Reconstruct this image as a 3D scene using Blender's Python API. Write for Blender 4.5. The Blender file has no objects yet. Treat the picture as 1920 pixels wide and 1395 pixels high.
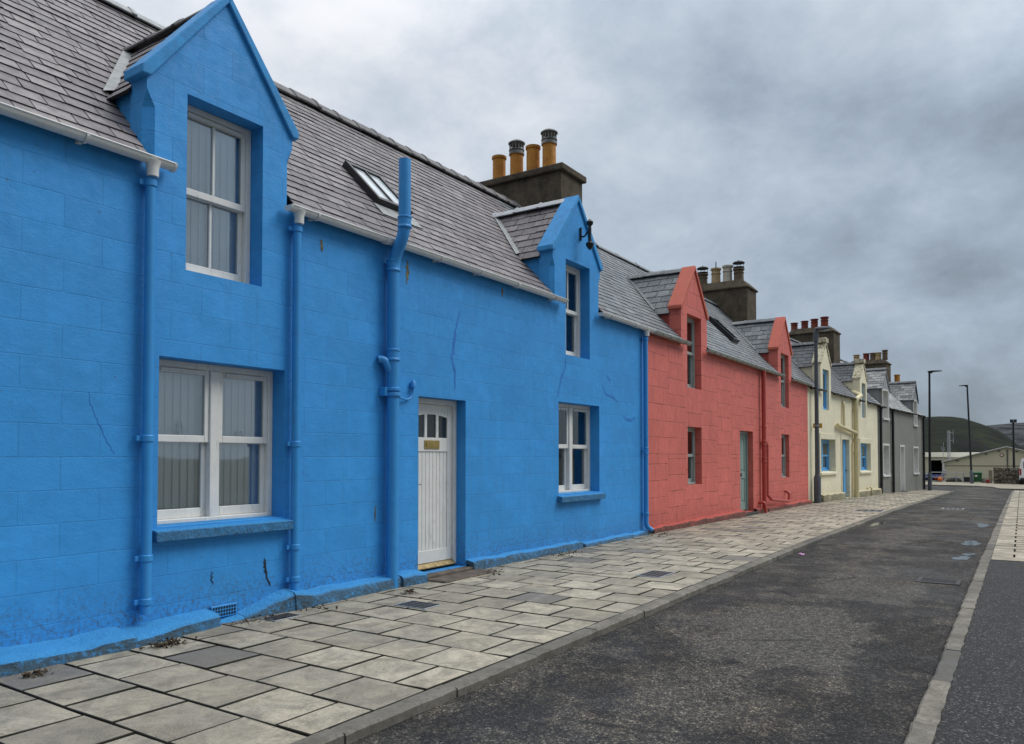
import bpy, math, random
from math import radians as R
from mathutils import Vector, noise as mnoise
random.seed(7)
C = bpy.context.scene
COL = C.collection

# ------------------------------------------------------------------ camera
cam = bpy.data.cameras.new('camera'); cam.sensor_fit = 'HORIZONTAL'
cam.sensor_width = 36; cam.lens = 27.0; cam.shift_y = 0.0634
cam.clip_start = .05; cam.clip_end = 8000
camo = bpy.data.objects.new('camera', cam); COL.objects.link(camo)
camo.location = (0, -6.15, 1.5); camo.rotation_euler = (R(91.5), 0, R(33.55 - 90))
C.camera = camo

# ------------------------------------------------------------------ world: overcast sky
W = bpy.data.worlds.new('World'); C.world = W; W.use_nodes = True
wn, wl = W.node_tree.nodes, W.node_tree.links
wn.clear()
SUN_EL, SUN_AZ = 48.0, -48.0       # azimuth from +X towards +Y

def sky():
    N = lambda t: wn.new(t)
    tc = N('ShaderNodeTexCoord'); sep = N('ShaderNodeSeparateXYZ'); wl.new(tc.outputs['Generated'], sep.inputs[0])
    def M(op, a, b=None, c=None, clamp=False):
        m = N('ShaderNodeMath'); m.operation = op; m.use_clamp = clamp
        for i, x in enumerate((a, b, c)):
            if x is None: continue
            if isinstance(x, (int, float)): m.inputs[i].default_value = x
            else: wl.new(x, m.inputs[i])
        return m.outputs[0]
    x, y, z = sep.outputs
    def noise(scale, detail, rough, dist, off):
        mp = N('ShaderNodeMapping'); mp.inputs['Location'].default_value = off; mp.inputs['Scale'].default_value = (1, 1, 1.65)
        wl.new(tc.outputs['Generated'], mp.inputs[0])
        n = N('ShaderNodeTexNoise'); n.inputs['Scale'].default_value = scale; n.inputs['Detail'].default_value = detail
        n.inputs['Roughness'].default_value = rough; n.inputs['Distortion'].default_value = dist
        wl.new(mp.outputs[0], n.inputs['Vector']); return n.outputs[0]
    big = noise(2.1, 5, .5, .15, (3.1, 1.7, 0)); fine = noise(6.5, 9, .64, .15, (0.4, 5.2, 1))
    cov = M('ADD', M('MULTIPLY', M('SUBTRACT', big, .5), .78), M('ADD', M('MULTIPLY', M('SUBTRACT', fine, .5), .40), .5))
    # brighter up to the left of the street, darker low over the hills
    up = M('SUBTRACT', M('ADD', M('MULTIPLY', z, .72), M('MULTIPLY', y, .34)), .33)
    v = M('ADD', cov, up)
    cr = N('ShaderNodeValToRGB'); wl.new(v, cr.inputs[0])
    e = cr.color_ramp; e.interpolation = 'B_SPLINE'
    e.elements[0].position = .12; e.elements[0].color = (.115, .140, .168, 1)
    e.elements[1].position = .80; e.elements[1].color = (.86, .87, .90, 1)
    for p, c in ((.26, (.185, .225, .27, 1)), (.42, (.335, .405, .49, 1)), (.54, (.45, .525, .61, 1)), (.66, (.60, .655, .73, 1))):
        el = e.elements.new(p); el.color = c
    # overcast luminance: zenith and the sky over the open side of the street are brighter
    zen = M('MULTIPLY', M('POWER', M('MAXIMUM', M('SUBTRACT', z, .45), 0.0), 1.3), 3.2)
    back = M('MULTIPLY', M('MAXIMUM', M('SUBTRACT', M('MULTIPLY', x, .55), M('MULTIPLY', y, .8)), 0.0), M('MULTIPLY', M('MAXIMUM', M('SUBTRACT', .12, y), 0.0), 1.9))
    gain = M('MULTIPLY', M('ADD', M('ADD', zen, back), 1.0), M('MINIMUM', M('ADD', 1.0, M('MULTIPLY', x, .38)), 1.0))
    vm = N('ShaderNodeVectorMath'); vm.operation = 'SCALE'; wl.new(cr.outputs[0], vm.inputs[0]); wl.new(gain, vm.inputs['Scale'])
    bg = N('ShaderNodeBackground'); wl.new(vm.outputs[0], bg.inputs[0]); bg.inputs[1].default_value = .95
    st = N('ShaderNodeTexSky'); st.sky_type = 'NISHITA'; st.sun_disc = False
    st.sun_elevation = R(SUN_EL); st.sun_rotation = R(90 - SUN_AZ)
    bg2 = N('ShaderNodeBackground'); wl.new(st.outputs[0], bg2.inputs[0]); bg2.inputs[1].default_value = .08
    mx = N('ShaderNodeMixShader'); mx.inputs[0].default_value = .93
    wl.new(bg2.outputs[0], mx.inputs[1]); wl.new(bg.outputs[0], mx.inputs[2])
    out = N('ShaderNodeOutputWorld'); wl.new(mx.outputs[0], out.inputs[0])
sky()
sun = bpy.data.lights.new('sun', 'SUN'); sun.energy = 1.5; sun.angle = R(28); sun.color = (1, .96, .9)
suno = bpy.data.objects.new('sun', sun); COL.objects.link(suno)
d = Vector((math.cos(R(SUN_AZ)) * math.cos(R(SUN_EL)), math.sin(R(SUN_AZ)) * math.cos(R(SUN_EL)), math.sin(R(SUN_EL))))
suno.rotation_euler = d.to_track_quat('Z', 'Y').to_euler(); suno.location = (0, -20, 30)
vs = C.view_settings; vs.view_transform = 'Standard'; vs.look = 'None'; vs.exposure = 0.22; vs.gamma = 1; vs.use_curve_mapping = False

# ------------------------------------------------------------------ material helper
class Mat:
    def __init__(s, name, rough=.7, spec=.4, metal=0):
        s.m = bpy.data.materials.new(name); s.m.use_nodes = True
        s.n, s.l = s.m.node_tree.nodes, s.m.node_tree.links
        s.b = s.n['Principled BSDF']; s.b.inputs['Roughness'].default_value = rough
        s.b.inputs['Specular IOR Level'].default_value = spec; s.b.inputs['Metallic'].default_value = metal
        s.tc = s.n.new('ShaderNodeTexCoord').outputs['Object']
    def new(s, t, **kw):
        nd = s.n.new(t)
        for k, v in kw.items():
            if k in nd.inputs: s.put(nd.inputs[k], v)
            else: setattr(nd, k, v)
        return nd
    def put(s, sock, v):
        if hasattr(v, 'is_output') or isinstance(v, bpy.types.NodeSocket): s.l.new(v, sock)
        else:
            if isinstance(v, tuple) and len(v) == 3 and sock.type == 'RGBA': v = v + (1,)
            sock.default_value = v
    def math(s, op, a, b=0.0, clamp=False):
        m = s.n.new('ShaderNodeMath'); m.operation = op; m.use_clamp = clamp
        s.put(m.inputs[0], a); s.put(m.inputs[1], b); return m.outputs[0]
    def noise(s, scale, detail=4, rough=.55, vec=None, dist=0.0):
        n = s.new('ShaderNodeTexNoise'); s.put(n.inputs['Vector'], vec or s.tc)
        n.inputs['Scale'].default_value = scale; n.inputs['Detail'].default_value = detail
        n.inputs['Roughness'].default_value = rough; n.inputs['Distortion'].default_value = dist
        return n.outputs[0]
    def map(s, scale=(1, 1, 1), loc=(0, 0, 0), vec=None):
        mp = s.new('ShaderNodeMapping'); s.put(mp.inputs[0], vec or s.tc)
        mp.inputs['Scale'].default_value = scale; mp.inputs['Location'].default_value = loc; return mp.outputs[0]
    def ramp(s, fac, *stops, interp='LINEAR'):
        r = s.new('ShaderNodeValToRGB'); s.put(r.inputs[0], fac); e = r.color_ramp; e.interpolation = interp
        e.elements[0].position, e.elements[1].position = stops[0][0], stops[-1][0]
        def c4(c): return (c, c, c, 1) if isinstance(c, (int, float)) else tuple(c) + (1,)
        e.elements[0].color, e.elements[1].color = c4(stops[0][1]), c4(stops[-1][1])
        for p, c in stops[1:-1]: e.elements.new(p).color = c4(c)
        return r.outputs[0]
    def mix(s, fac, a, b, blend='MIX'):
        m = s.new('ShaderNodeMix', data_type='RGBA', blend_type=blend)
        s.put(m.inputs[0], fac); s.put(m.inputs[6], a); s.put(m.inputs[7], b); return m.outputs[2]
    def bump(s, h, strength=.3, dist=.01, prev=None):
        b = s.new('ShaderNodeBump'); b.inputs['Strength'].default_value = strength; b.inputs['Distance'].default_value = dist
        s.put(b.inputs['Height'], h)
        if prev: s.l.new(prev, b.inputs['Normal'])
        return b.outputs[0]
    def tint(s):
        return s.new('ShaderNodeAttribute', attribute_name='tint').outputs['Fac']
    def base(s, c): s.put(s.b.inputs['Base Color'], c); return s
    def rough(s, r): s.put(s.b.inputs['Roughness'], r); return s
    def normal(s, n): s.l.new(n, s.b.inputs['Normal']); return s

def plain(name, col, rough=.6, spec=.4, metal=0, var=.12, scale=6, bump=.05, bscale=120):
    m = Mat(name, rough, spec, metal)
    n = m.noise(scale, 5)
    lo = tuple(c * (1 - var) for c in col); hi = tuple(min(1, c * (1 + var)) for c in col)
    m.base(m.ramp(n, (.3, lo), (.7, hi)))
    if bump: m.normal(m.bump(m.noise(bscale, 3), bump, .01))
    return m.m

def painted_wall(name, col, blk, mort, groove, jumpy=False, zoff=0.0, dirt=(.06, .07, .065), grime=.6, grain=.5, lowk=1.0):
    """painted masonry, scored into blocks: blk=(width,height)"""
    m = Mat(name, .62, .35)
    sp = m.new('ShaderNodeSeparateXYZ'); m.put(sp.inputs[0], m.tc)
    x, z = m.math('ADD', sp.outputs[0], m.math('MULTIPLY', sp.outputs[1], 1.0)), m.math('ADD', sp.outputs[2], zoff)
    wob = m.math('MULTIPLY', m.math('SUBTRACT', m.noise(1.6, 3), .5), .028)
    z2 = m.math('ADD', z, wob)
    if jumpy:
        wv = m.new('ShaderNodeTexWhiteNoise', noise_dimensions='2D')
        fx = m.math('FLOOR', m.math('DIVIDE', x, 1.05)); fz = m.math('FLOOR', m.math('DIVIDE', z, 1.3))
        cv = m.new('ShaderNodeCombineXYZ'); m.put(cv.inputs[0], fx); m.put(cv.inputs[1], fz); m.put(wv.inputs['Vector'], cv.outputs[0])
        z2 = m.math('ADD', z2, m.math('MULTIPLY', m.math('SUBTRACT', m.math('SNAP', wv.outputs[0], .34), .34), .30))
    cb = m.new('ShaderNodeCombineXYZ'); m.put(cb.inputs[0], m.math('ADD', x, m.math('MULTIPLY', wob, .6))); m.put(cb.inputs[1], z2)
    br = m.new('ShaderNodeTexBrick', offset=.5, offset_frequency=2, squash=1.35 if jumpy else 1.0, squash_frequency=3 if jumpy else 2)
    m.put(br.inputs['Vector'], cb.outputs[0])
    br.inputs['Scale'].default_value = 1; br.inputs['Brick Width'].default_value = blk[0]; br.inputs['Row Height'].default_value = blk[1]
    br.inputs['Mortar Size'].default_value = mort; br.inputs['Mortar Smooth'].default_value = .35
    br.inputs['Color1'].default_value = (.93, .93, .93, 1); br.inputs['Color2'].default_value = (1.05, 1.05, 1.05, 1); br.inputs['Mortar'].default_value = (1, 1, 1, 1)
    big = m.noise(.7, 5, .6); mid = m.noise(4.5, 6, .65); fin = m.noise(38, 4, .6)
    c = m.ramp(big, (.3, tuple(k * .90 for k in col)), (.7, tuple(min(1, k * 1.07) for k in col)))
    c = m.mix(m.ramp(mid, (.42, 0.0), (.75, .5)), c, tuple(k * .76 for k in col))
    c = m.mix(m.ramp(m.noise(2.6, 6, .7, m.map((1, 1, 1), (11, 4, 2))), (.5, 0.0), (.7, .45)), c, tuple(min(1, k * 1.16 + .01) for k in col))
    c = m.mix(.75, c, br.outputs['Color'], 'MULTIPLY')
    # darker joint lines, with groove shade painted into the colour in patches
    gv = m.math('MULTIPLY', br.outputs['Fac'], m.ramp(m.noise(2.2, 3), (.36, .10), (.62, groove)))
    c = m.mix(gv, c, tuple(k * .45 for k in col))
    # vertical rain streaks
    stv = m.noise(1.0, 5, .6, m.map((9, 9, .55)))
    c = m.mix(m.math('MULTIPLY', m.ramp(stv, (.52, 0.0), (.74, .7)), grime * .5), c, tuple((p + q) / 2 for p, q in zip(dirt, col)))
    # splash dirt along the foot of the wall
    low = m.ramp(m.math('ADD', sp.outputs[2], m.math('MULTIPLY', m.noise(5, 5, .7), .5)), (.30, 1.0), (.78, 0.0))
    speck = m.ramp(m.noise(24, 7, .8), (.47, 0.0), (.60, 1.0))
    c = m.mix(m.math('MULTIPLY', m.math('MULTIPLY', low, speck), .85), c, dirt)
    spots = m.ramp(m.noise(16, 2, .4, m.map((1, 1, 1), (7, 3, 2))), (.735, 0.0), (.76, .6))
    c = m.mix(m.math('MULTIPLY', spots, grime), c, dirt)
    m.base(c)
    n = m.bump(m.noise(75, 5, .65), grain, .006)
    n = m.bump(m.noise(7, 7, .75, m.map((1, 1, 1.3)), .3), .36, .018, n)
    n = m.bump(m.noise(1.3, 3), .35, .05, n)
    n = m.bump(m.math('MULTIPLY', br.outputs['Fac'], -1.0), .5 if not jumpy else .8, .005, n)
    m.normal(n)
    m.rough(m.ramp(m.noise(9, 4), (.3, .5), (.7, .72)))
    return m.m

def paint(name, col, rough=.42, dirt=.25, scale=7):
    m = Mat(name, rough, .45)
    n = m.noise(scale, 6, .65)
    c = m.ramp(n, (.35, tuple(k * .9 for k in col)), (.7, col))
    c = m.mix(m.math('MULTIPLY', m.ramp(m.noise(19, 6, .7, m.map((1, 1, .3))), (.56, 0.0), (.75, 1.0)), dirt), c, (.17, .16, .13))
    m.base(c); m.normal(m.bump(m.noise(60, 3), .08, .004)); return m.m

def slate(name, a, b, c_, lichen=.3):
    m = Mat(name, .55, .45)
    t = m.tint()
    col = m.ramp(t, (0, a), (.5, b), (1, c_))
    g = m.noise(7, 6, .7); col = m.mix(m.ramp(g, (.4, 0.0), (.7, .65)), col, tuple(k * .55 for k in b))
    li = m.ramp(m.noise(11, 7, .75, m.map((1, 1, 1), (4, 2, 9))), (.60, 0.0), (.72, 1.0))
    col = m.mix(m.math('MULTIPLY', li, lichen), col, (.36, .34, .30))
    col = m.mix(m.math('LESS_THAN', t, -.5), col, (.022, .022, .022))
    m.base(col); m.rough(m.ramp(m.noise(14, 4), (.3, .42), (.7, .68)))
    n = m.bump(m.noise(45, 5, .6, m.map((1, 3, 1))), .35, .006); m.normal(m.bump(m.noise(9, 3), .3, .012, n)); return m.m

BLUE = (.036, .285, .670)
M = {}
M['blue_wall'] = painted_wall('blue_painted_masonry', BLUE, (.60, .254), .0050, .24, zoff=-1.5 + .254 * 10, grain=.32)
M['blue_pipe'] = paint('blue_gloss_paint', (.038, .275, .64), .38, .22)
M['blue_plinth'] = None
M['red_wall'] = painted_wall('coral_painted_masonry', (.62, .150, .120), (.56, .34), .010, .95, jumpy=True, zoff=5.0, dirt=(.12, .05, .04), grime=.4, grain=.3)
M['red_pipe'] = paint('coral_gloss_paint', (.45, .07, .055), .4, .25)
M['cream_wall'] = painted_wall('cream_painted_render', (.84, .77, .56), (3.1, 2.6), .001, .1, dirt=(.28, .24, .14), grime=.55, grain=.35)
M['cream_pipe'] = paint('cream_gloss_paint', (.66, .58, .34), .42, .25)
M['grey_wall'] = painted_wall('grey_roughcast', (.235, .232, .202), (3.3, 2.7), .001, .05, dirt=(.10, .10, .085), grime=.8, grain=1.6)
M['dormer_grey'] = plain('grey_dormer_paint', (.30, .31, .33), .6, var=.08)
M['white'] = paint('white_joinery_paint', (.72, .71, .67), .45, .4, 5)
M['white_pvc'] = paint('white_pvc', (.70, .70, .67), .36, .35, 4)
M['sage'] = paint('sage_green_paint', (.25, .36, .33), .42, .25)
M['sage_gutter'] = paint('sage_gutter_paint', (.33, .38, .35), .4, .35)
M['sky_blue'] = paint('sky_blue_paint', (.12, .40, .72), .4, .15)
M['black'] = paint('black_gloss_paint', (.012, .012, .014), .35, .1)
M['slate_warm'] = slate('purple_grey_slate', (.118, .105, .109), (.172, .154, .160), (.25, .227, .226), .42)
M['slate_dark'] = slate('blue_grey_slate', (.10, .113, .125), (.148, .165, .178), (.21, .225, .235), .2)
M['slate_black'] = slate('charcoal_slate', (.060, .066, .076), (.095, .104, .116), (.14, .15, .16), .12)
M['slate_pale'] = slate('weathered_pale_slate', (.15, .16, .16), (.27, .28, .275), (.45, .455, .43), .5)
M['under'] = plain('roof_underlay', (.020, .020, .022), .9, .1)
M['ridge'] = plain('ridge_tile_clay', (.15, .145, .145), .75, var=.3, scale=9, bump=.3, bscale=40)
M['lead'] = plain('lead_flashing', (.27, .285, .285), .5, var=.25, scale=9, bump=.2, bscale=30)
def harl():
    m = Mat('weathered_chimney_render', .95, .15)
    n = m.noise(3.2, 7, .7)
    c = m.ramp(n, (.3, (.055, .044, .033)), (.55, (.112, .092, .066)), (.8, (.19, .16, .115)))
    c = m.mix(m.ramp(m.noise(55, 3), (.62, 0.0), (.72, .8)), c, (.30, .28, .23))
    c = m.mix(m.ramp(m.noise(5, 6, .7, m.map((1, 1, .4), (3, 3, 3))), (.55, 0.0), (.75, .7)), c, (.030, .028, .022))
    m.base(c); m.normal(m.bump(m.noise(60, 4, .7), .9, .02)); return m.m
M['harl'] = harl()
def potmat(name, col, soot=.5):
    m = Mat(name, .6, .3)
    c = m.ramp(m.noise(9, 6, .7), (.3, tuple(k * .6 for k in col)), (.7, col))
    c = m.mix(m.math('MULTIPLY', m.ramp(m.noise(7, 5, .7, m.map((3, 3, .5))), (.5, 0.0), (.72, 1.0)), soot), c, (.05, .035, .02))
    m.base(c); m.normal(m.bump(m.noise(70, 3), .2, .01)); return m.m
M['pot_ochre'] = potmat('ochre_fireclay', (.62, .265, .04), .45)
M['pot_red'] = potmat('red_terracotta', (.24, .045, .028), .6)
M['pot_buff'] = potmat('buff_fireclay', (.52, .38, .20), .55)
M['pot_pale'] = potmat('pale_stained_fireclay', (.62, .56, .46), .6)
M['pot_dark'] = potmat('sooty_fireclay', (.16, .11, .07), .8)
M['cowl'] = plain('weathered_cowl_steel', (.20, .19, .18), .4, .5, .7, var=.4)
M['steel'] = plain('stainless_steel', (.62, .62, .60), .3, .5, .9, var=.15)
M['brass'] = plain('polished_brass', (.62, .44, .16), .28, .5, 1.0, var=.15)
M['iron'] = plain('cast_iron', (.045, .043, .042), .6, .4, .3, var=.4, scale=20, bump=.3, bscale=60)
M['galv'] = plain('galvanised_steel', (.30, .32, .34), .5, .5, .5, var=.2)
M['lamp_grey'] = paint('grey_lamp_paint', (.085, .098, .118), .45, .3)
M['lamp_black'] = plain('dark_lamp_paint', (.016, .018, .02), .5)
M['yellow_sign'] = plain('yellow_sign_plate', (.55, .36, .03), .5)
M['blind'] = plain('white_vertical_blind_fabric', (.93, .93, .92), .85, .1, var=.03)
M['curtain'] = plain('pale_blue_net_curtain', (.62, .70, .78), .9, .1, var=.1)
M['room'] = plain('unlit_room_black', (.03, .03, .032), .9, .1)  # near-black: darkness of unlit interiors put into the colour
def glassm():
    m = Mat('window_glass', .02, .5)
    n, l = m.n, m.l
    tr = n.new('ShaderNodeBsdfTransparent'); tr.inputs[0].default_value = (.93, .95, .95, 1)
    gl = n.new('ShaderNodeBsdfGlossy'); gl.inputs['Roughness'].default_value = .03; gl.inputs['Color'].default_value = (.9, .95, 1, 1)
    fr = n.new('ShaderNodeFresnel'); fr.inputs[0].default_value = 1.5
    nz = m.bump(m.noise(2.2, 2), .04, .02); l.new(nz, gl.inputs['Normal'])
    k = m.math('ADD', m.math('MULTIPLY', fr.outputs[0], 1.25), .085, True)
    mx = n.new('ShaderNodeMixShader'); l.new(k, mx.inputs[0]); l.new(tr.outputs[0], mx.inputs[1]); l.new(gl.outputs[0], mx.inputs[2])
    l.new(mx.outputs[0], n['Material Output'].inputs[0]); return m.m
M['glass'] = glassm()
def dglass(name, col):
    m = Mat(name, .06, .6); m.base(m.ramp(m.noise(3, 2), (.3, col), (.7, tuple(c * 1.6 for c in col)))); return m.m
M['dark_glass'] = dglass('dark_obscured_glass', (.018, .024, .026))
M['sky_glass'] = dglass('rooflight_glass', (.40, .44, .46))
M['jar'] = plain('jar_glass_tint', (.30, .34, .35), .1, .7)
M['shell'] = plain('seashells', (.6, .58, .52), .7, var=.5, scale=60)

def plinthm(name, col, dirt, amt):
    m = Mat(name, .7, .3)
    c = m.ramp(m.noise(3, 5, .6), (.3, tuple(k * .85 for k in col)), (.7, col))
    sp = m.new('ShaderNodeSeparateXYZ'); m.put(sp.inputs[0], m.tc)
    geo = m.new('ShaderNodeNewGeometry'); gn = m.new('ShaderNodeSeparateXYZ'); m.put(gn.inputs[0], geo.outputs['Normal'])
    side = m.ramp(gn.outputs[2], (.55, 1.0), (.93, .10))      # dirt clings to the upright face, rain washes the sloping top
    k = m.math('MULTIPLY', m.ramp(m.noise(21, 7, .78), (.32, 0.0), (.50, 1.0)), m.ramp(m.noise(1.1, 4, .6), (.3, .6), (.5, 1.0)))
    c = m.mix(m.math('MULTIPLY', m.math('MULTIPLY', k, side), amt), c, dirt)
    m.base(c); n = m.bump(m.noise(45, 6, .7), 1.0, .016); m.normal(m.bump(m.noise(6, 5, .65), .8, .05, n)); return m.m
M['blue_plinth'] = plinthm('blue_painted_plinth', (.05, .315, .68), (.05, .075, .085), .92)
M['red_plinth'] = plinthm('coral_painted_plinth', (.52, .10, .075), (.055, .035, .025), .95)
M['cream_plinth'] = plinthm('cream_painted_plinth', (.62, .55, .36), (.10, .09, .05), .9)
M['blue_sill'] = plinthm('blue_painted_sill', (.042, .295, .66), (.05, .08, .09), .6)
def coping(name, col, moss, amt):
    m = Mat(name, .7, .3)
    c = m.ramp(m.noise(4, 5, .6), (.3, tuple(k * .85 for k in col)), (.7, col))
    c = m.mix(m.math('MULTIPLY', m.ramp(m.noise(6, 7, .78), (.45, 0.0), (.62, 1.0)), amt), c, moss)
    m.base(c); m.normal(m.bump(m.noise(50, 5, .7), .5, .008)); return m.m
M['blue_cope'] = coping('blue_painted_coping', (.048, .31, .68), (.03, .14, .30), .4)
M['red_cope'] = coping('lichened_coral_coping', (.56, .13, .10), (.42, .19, .03), .28)
M['cream_cope'] = coping('mossy_cream_coping', (.66, .60, .44), (.10, .095, .03), .95)

def asphalt():
    m = Mat('worn_wet_asphalt', .75, .22)
    sp = m.new('ShaderNodeSeparateXYZ'); m.put(sp.inputs[0], m.tc); x, y = sp.outputs[0], sp.outputs[1]
    vo = m.new('ShaderNodeTexVoronoi', feature='F1'); m.put(vo.inputs['Vector'], m.tc); vo.inputs['Scale'].default_value = 84
    vo2 = m.new('ShaderNodeTexVoronoi', feature='F1'); m.put(vo2.inputs['Vector'], m.tc); vo2.inputs['Scale'].default_value = 34
    sc = m.new('ShaderNodeSeparateColor'); m.put(sc.inputs[0], vo.outputs['Color'])
    stone = m.ramp(sc.outputs[0], (0, (.016, .015, .014)), (.38, (.034, .031, .027)), (.62, (.088, .080, .067)), (.86, (.17, .153, .125)), (1, (.36, .33, .275)))
    tar = (.017, .0175, .019)
    wear = m.noise(.72, 7, .66, m.map((.7, 1.2, 1)), dist=.5)          # binder worn off in the wheel tracks
    wx = m.math('ADD', wear, m.math('MULTIPLY', m.math('SUBTRACT', m.noise(2.7, 5, .7), .5), .8))
    # the carriageway centre is worn paler, the channels stay dark
    ctr = m.math('MULTIPLY', m.math('SUBTRACT', .62, m.math('ABSOLUTE', m.math('ADD', y, 4.2))), .11)
    wx = m.math('ADD', wx, ctr)
    c = m.mix(m.ramp(wx, (.46, .0), (.53, .5), (.60, 1.0)), m.mix(.26, tar, stone), m.mix(.24, stone, (.135, .122, .10)))
    warm = m.ramp(m.noise(1.4, 4, .6, m.map((1, 1, 1), (5, 9, 0))), (.45, 0.0), (.7, .55))
    c = m.mix(warm, c, (1.25, 1.08, .84), 'MULTIPLY')
    # older pale surface dressing with a ragged edge
    def box(x0, x1, y0, y1, rag, sc_=4.0):
        nx = m.math('MULTIPLY', m.math('SUBTRACT', m.noise(sc_, 6, .7), .5), rag)
        ex = m.math('SUBTRACT', (x1 - x0) / 2, m.math('ABSOLUTE', m.math('ADD', m.math('SUBTRACT', x, (x0 + x1) / 2), nx)))
        ey = m.math('SUBTRACT', (y1 - y0) / 2, m.math('ABSOLUTE', m.math('ADD', m.math('SUBTRACT', y, (y0 + y1) / 2), m.math('MULTIPLY', nx, .7))))
        return m.ramp(m.math('MINIMUM', ex, ey), (-.02 + .02, 0.0), (.05, 1.0))
    pale = m.mix(.42, stone, (.135, .127, .114))
    c = m.mix(m.math('MULTIPLY', box(5.9, 8.0, -5.05, -3.9, .9), .9), c, pale)
    c = m.mix(m.math('MULTIPLY', box(9.0, 10.6, -5.2, -4.2, .8), .8), c, pale)
    dark = m.mix(.25, tar, stone)
    # trench band across the lane, and the re-laid patch round the gully
    bx = m.math('ADD', x, m.math('MULTIPLY', y, .25))
    tr = m.math('ABSOLUTE', m.math('ADD', m.math('SUBTRACT', bx, 7.55), m.math('MULTIPLY', m.math('SUBTRACT', m.noise(2.5, 5, .7), .5), .35)))
    c = m.mix(m.math('MULTIPLY', m.ramp(tr, (.12, .85), (.24, 0.0)), .9), c, dark)
    c = m.mix(m.math('MULTIPLY', box(10.9, 13.9, -5.8, -4.72, .25, 2.0), .85), c, m.mix(.35, (.030, .030, .031), stone))
    c = m.mix(m.math('MULTIPLY', box(9.9, 10.6, -3.9, -3.0, .6), .6), c, dark)
    c = m.mix(m.ramp(m.noise(17, 5, .8), (.42, .75), (.56, 0.0)), c, tar)
    c = m.mix(m.ramp(m.noise(6.5, 7, .8, m.map((.8, 1, 1), (3, 3, 0)), .4), (.50, 0.0), (.62, .5)), c, m.mix(.4, stone, (.10, .092, .078)))
    ck = m.new('ShaderNodeTexVoronoi', feature='DISTANCE_TO_EDGE'); m.put(ck.inputs['Vector'], m.mix(.18, m.map((.42, .55, 1)), m.new('ShaderNodeTexNoise', Scale=3.0, Detail=5.0).outputs['Color'])); ck.inputs['Scale'].default_value = 1.0
    crk = m.math('MULTIPLY', m.ramp(ck.outputs['Distance'], (.004, 1.0), (.012, 0.0)), m.ramp(m.noise(.8, 3, .6, m.map((1, 1, 1), (8, 2, 0))), (.5, 0.0), (.58, .8)))
    c = m.mix(crk, c, (.010, .010, .010))
    m.base(c)
    wet = m.ramp(m.noise(.9, 5, .65, m.map((1, 1, 1), (2, 7, 1))), (.36, .55), (.58, .9))
    m.rough(wet)
    n = m.bump(vo.outputs['Distance'], .9, .012); m.normal(m.bump(vo2.outputs['Distance'], .35, .01, n))
    return m.m
M['asphalt'] = asphalt()
def tarmac():
    m = Mat('dark_footpath_tarmac', .8, .3)
    vo = m.new('ShaderNodeTexVoronoi', feature='F1'); m.put(vo.inputs['Vector'], m.tc); vo.inputs['Scale'].default_value = 95
    sc = m.new('ShaderNodeSeparateColor'); m.put(sc.inputs[0], vo.outputs['Color'])
    c = m.ramp(sc.outputs[0], (0, (.012, .012, .013)), (.6, (.022, .022, .022)), (.88, (.048, .047, .046)), (1, (.17, .165, .155)))
    c = m.mix(m.ramp(m.noise(1.2, 5, .65), (.4, 0.0), (.7, .4)), c, (.014, .014, .015))
    m.base(c); m.normal(m.bump(vo.outputs['Distance'], .8, .008)); return m.m
M['tarmac'] = tarmac()
def paving():
    m = Mat('concrete_paving_slab', .8, .25)
    t = m.tint()
    col = m.ramp(t, (0, (.150, .143, .138)), (.10, (.170, .162, .152)), (.16, (.33, .29, .215)), (.50, (.43, .378, .282)), (1, (.56, .495, .375)))
    st = m.noise(1.5, 7, .7, dist=.4)
    col = m.mix(m.ramp(st, (.42, 0.0), (.70, .62)), col, (.155, .140, .112))
    col = m.mix(m.ramp(m.noise(210, 2), (.58, 0.0), (.72, .55)), col, (.10, .095, .085))
    sp = m.new('ShaderNodeSeparateXYZ'); m.put(sp.inputs[0], m.tc)
    mossy = m.math('MULTIPLY', m.ramp(m.math('ADD', sp.outputs[1], m.math('MULTIPLY', m.noise(1.8, 5, .7), .9)), (-.35 + .35, 0.0), (.55, .8)), m.ramp(m.noise(5, 6, .7), (.38, 0.0), (.62, 1.0)))
    col = m.mix(mossy, col, (.055, .055, .035))
    gum = m.new('ShaderNodeTexVoronoi', feature='F1'); m.put(gum.inputs['Vector'], m.tc); gum.inputs['Scale'].default_value = 6.5
    col = m.mix(m.ramp(gum.outputs['Distance'], (.05, .7), (.10, 0.0)), col, (.05, .048, .043))
    blot = m.noise(4.2, 7, .75, m.map((1, 1, 1), (3, 8, 1)), .6)
    col = m.mix(m.ramp(blot, (.42, 0.0), (.60, .7)), col, (.135, .122, .098))
    col = m.mix(m.ramp(m.noise(2.1, 6, .7, m.map((1, 1, 1), (8, 1, 1)), .5), (.52, 0.0), (.68, .5)), col, (.40, .37, .30))
    col = m.mix(m.ramp(m.noise(48, 6, .85), (.47, 0.0), (.63, .55)), col, (.15, .135, .105))
    col = m.mix(m.ramp(m.noise(110, 4, .8, m.map((1, 1, 1), (5, 5, 5))), (.52, 0.0), (.66, .5)), col, (.50, .46, .37))
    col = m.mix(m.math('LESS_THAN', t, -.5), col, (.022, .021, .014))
    m.base(col); n = m.bump(m.noise(90, 6, .8), .8, .006); m.normal(m.bump(m.noise(9, 4), .35, .012, n))
    m.rough(m.ramp(m.noise(2.2, 5), (.35, .55), (.65, .9))); return m.m
M['paving'] = paving()
M['joint'] = plain('earthy_paving_joint', (.010, .010, .007), .95, .1, var=.5, scale=12)
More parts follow.
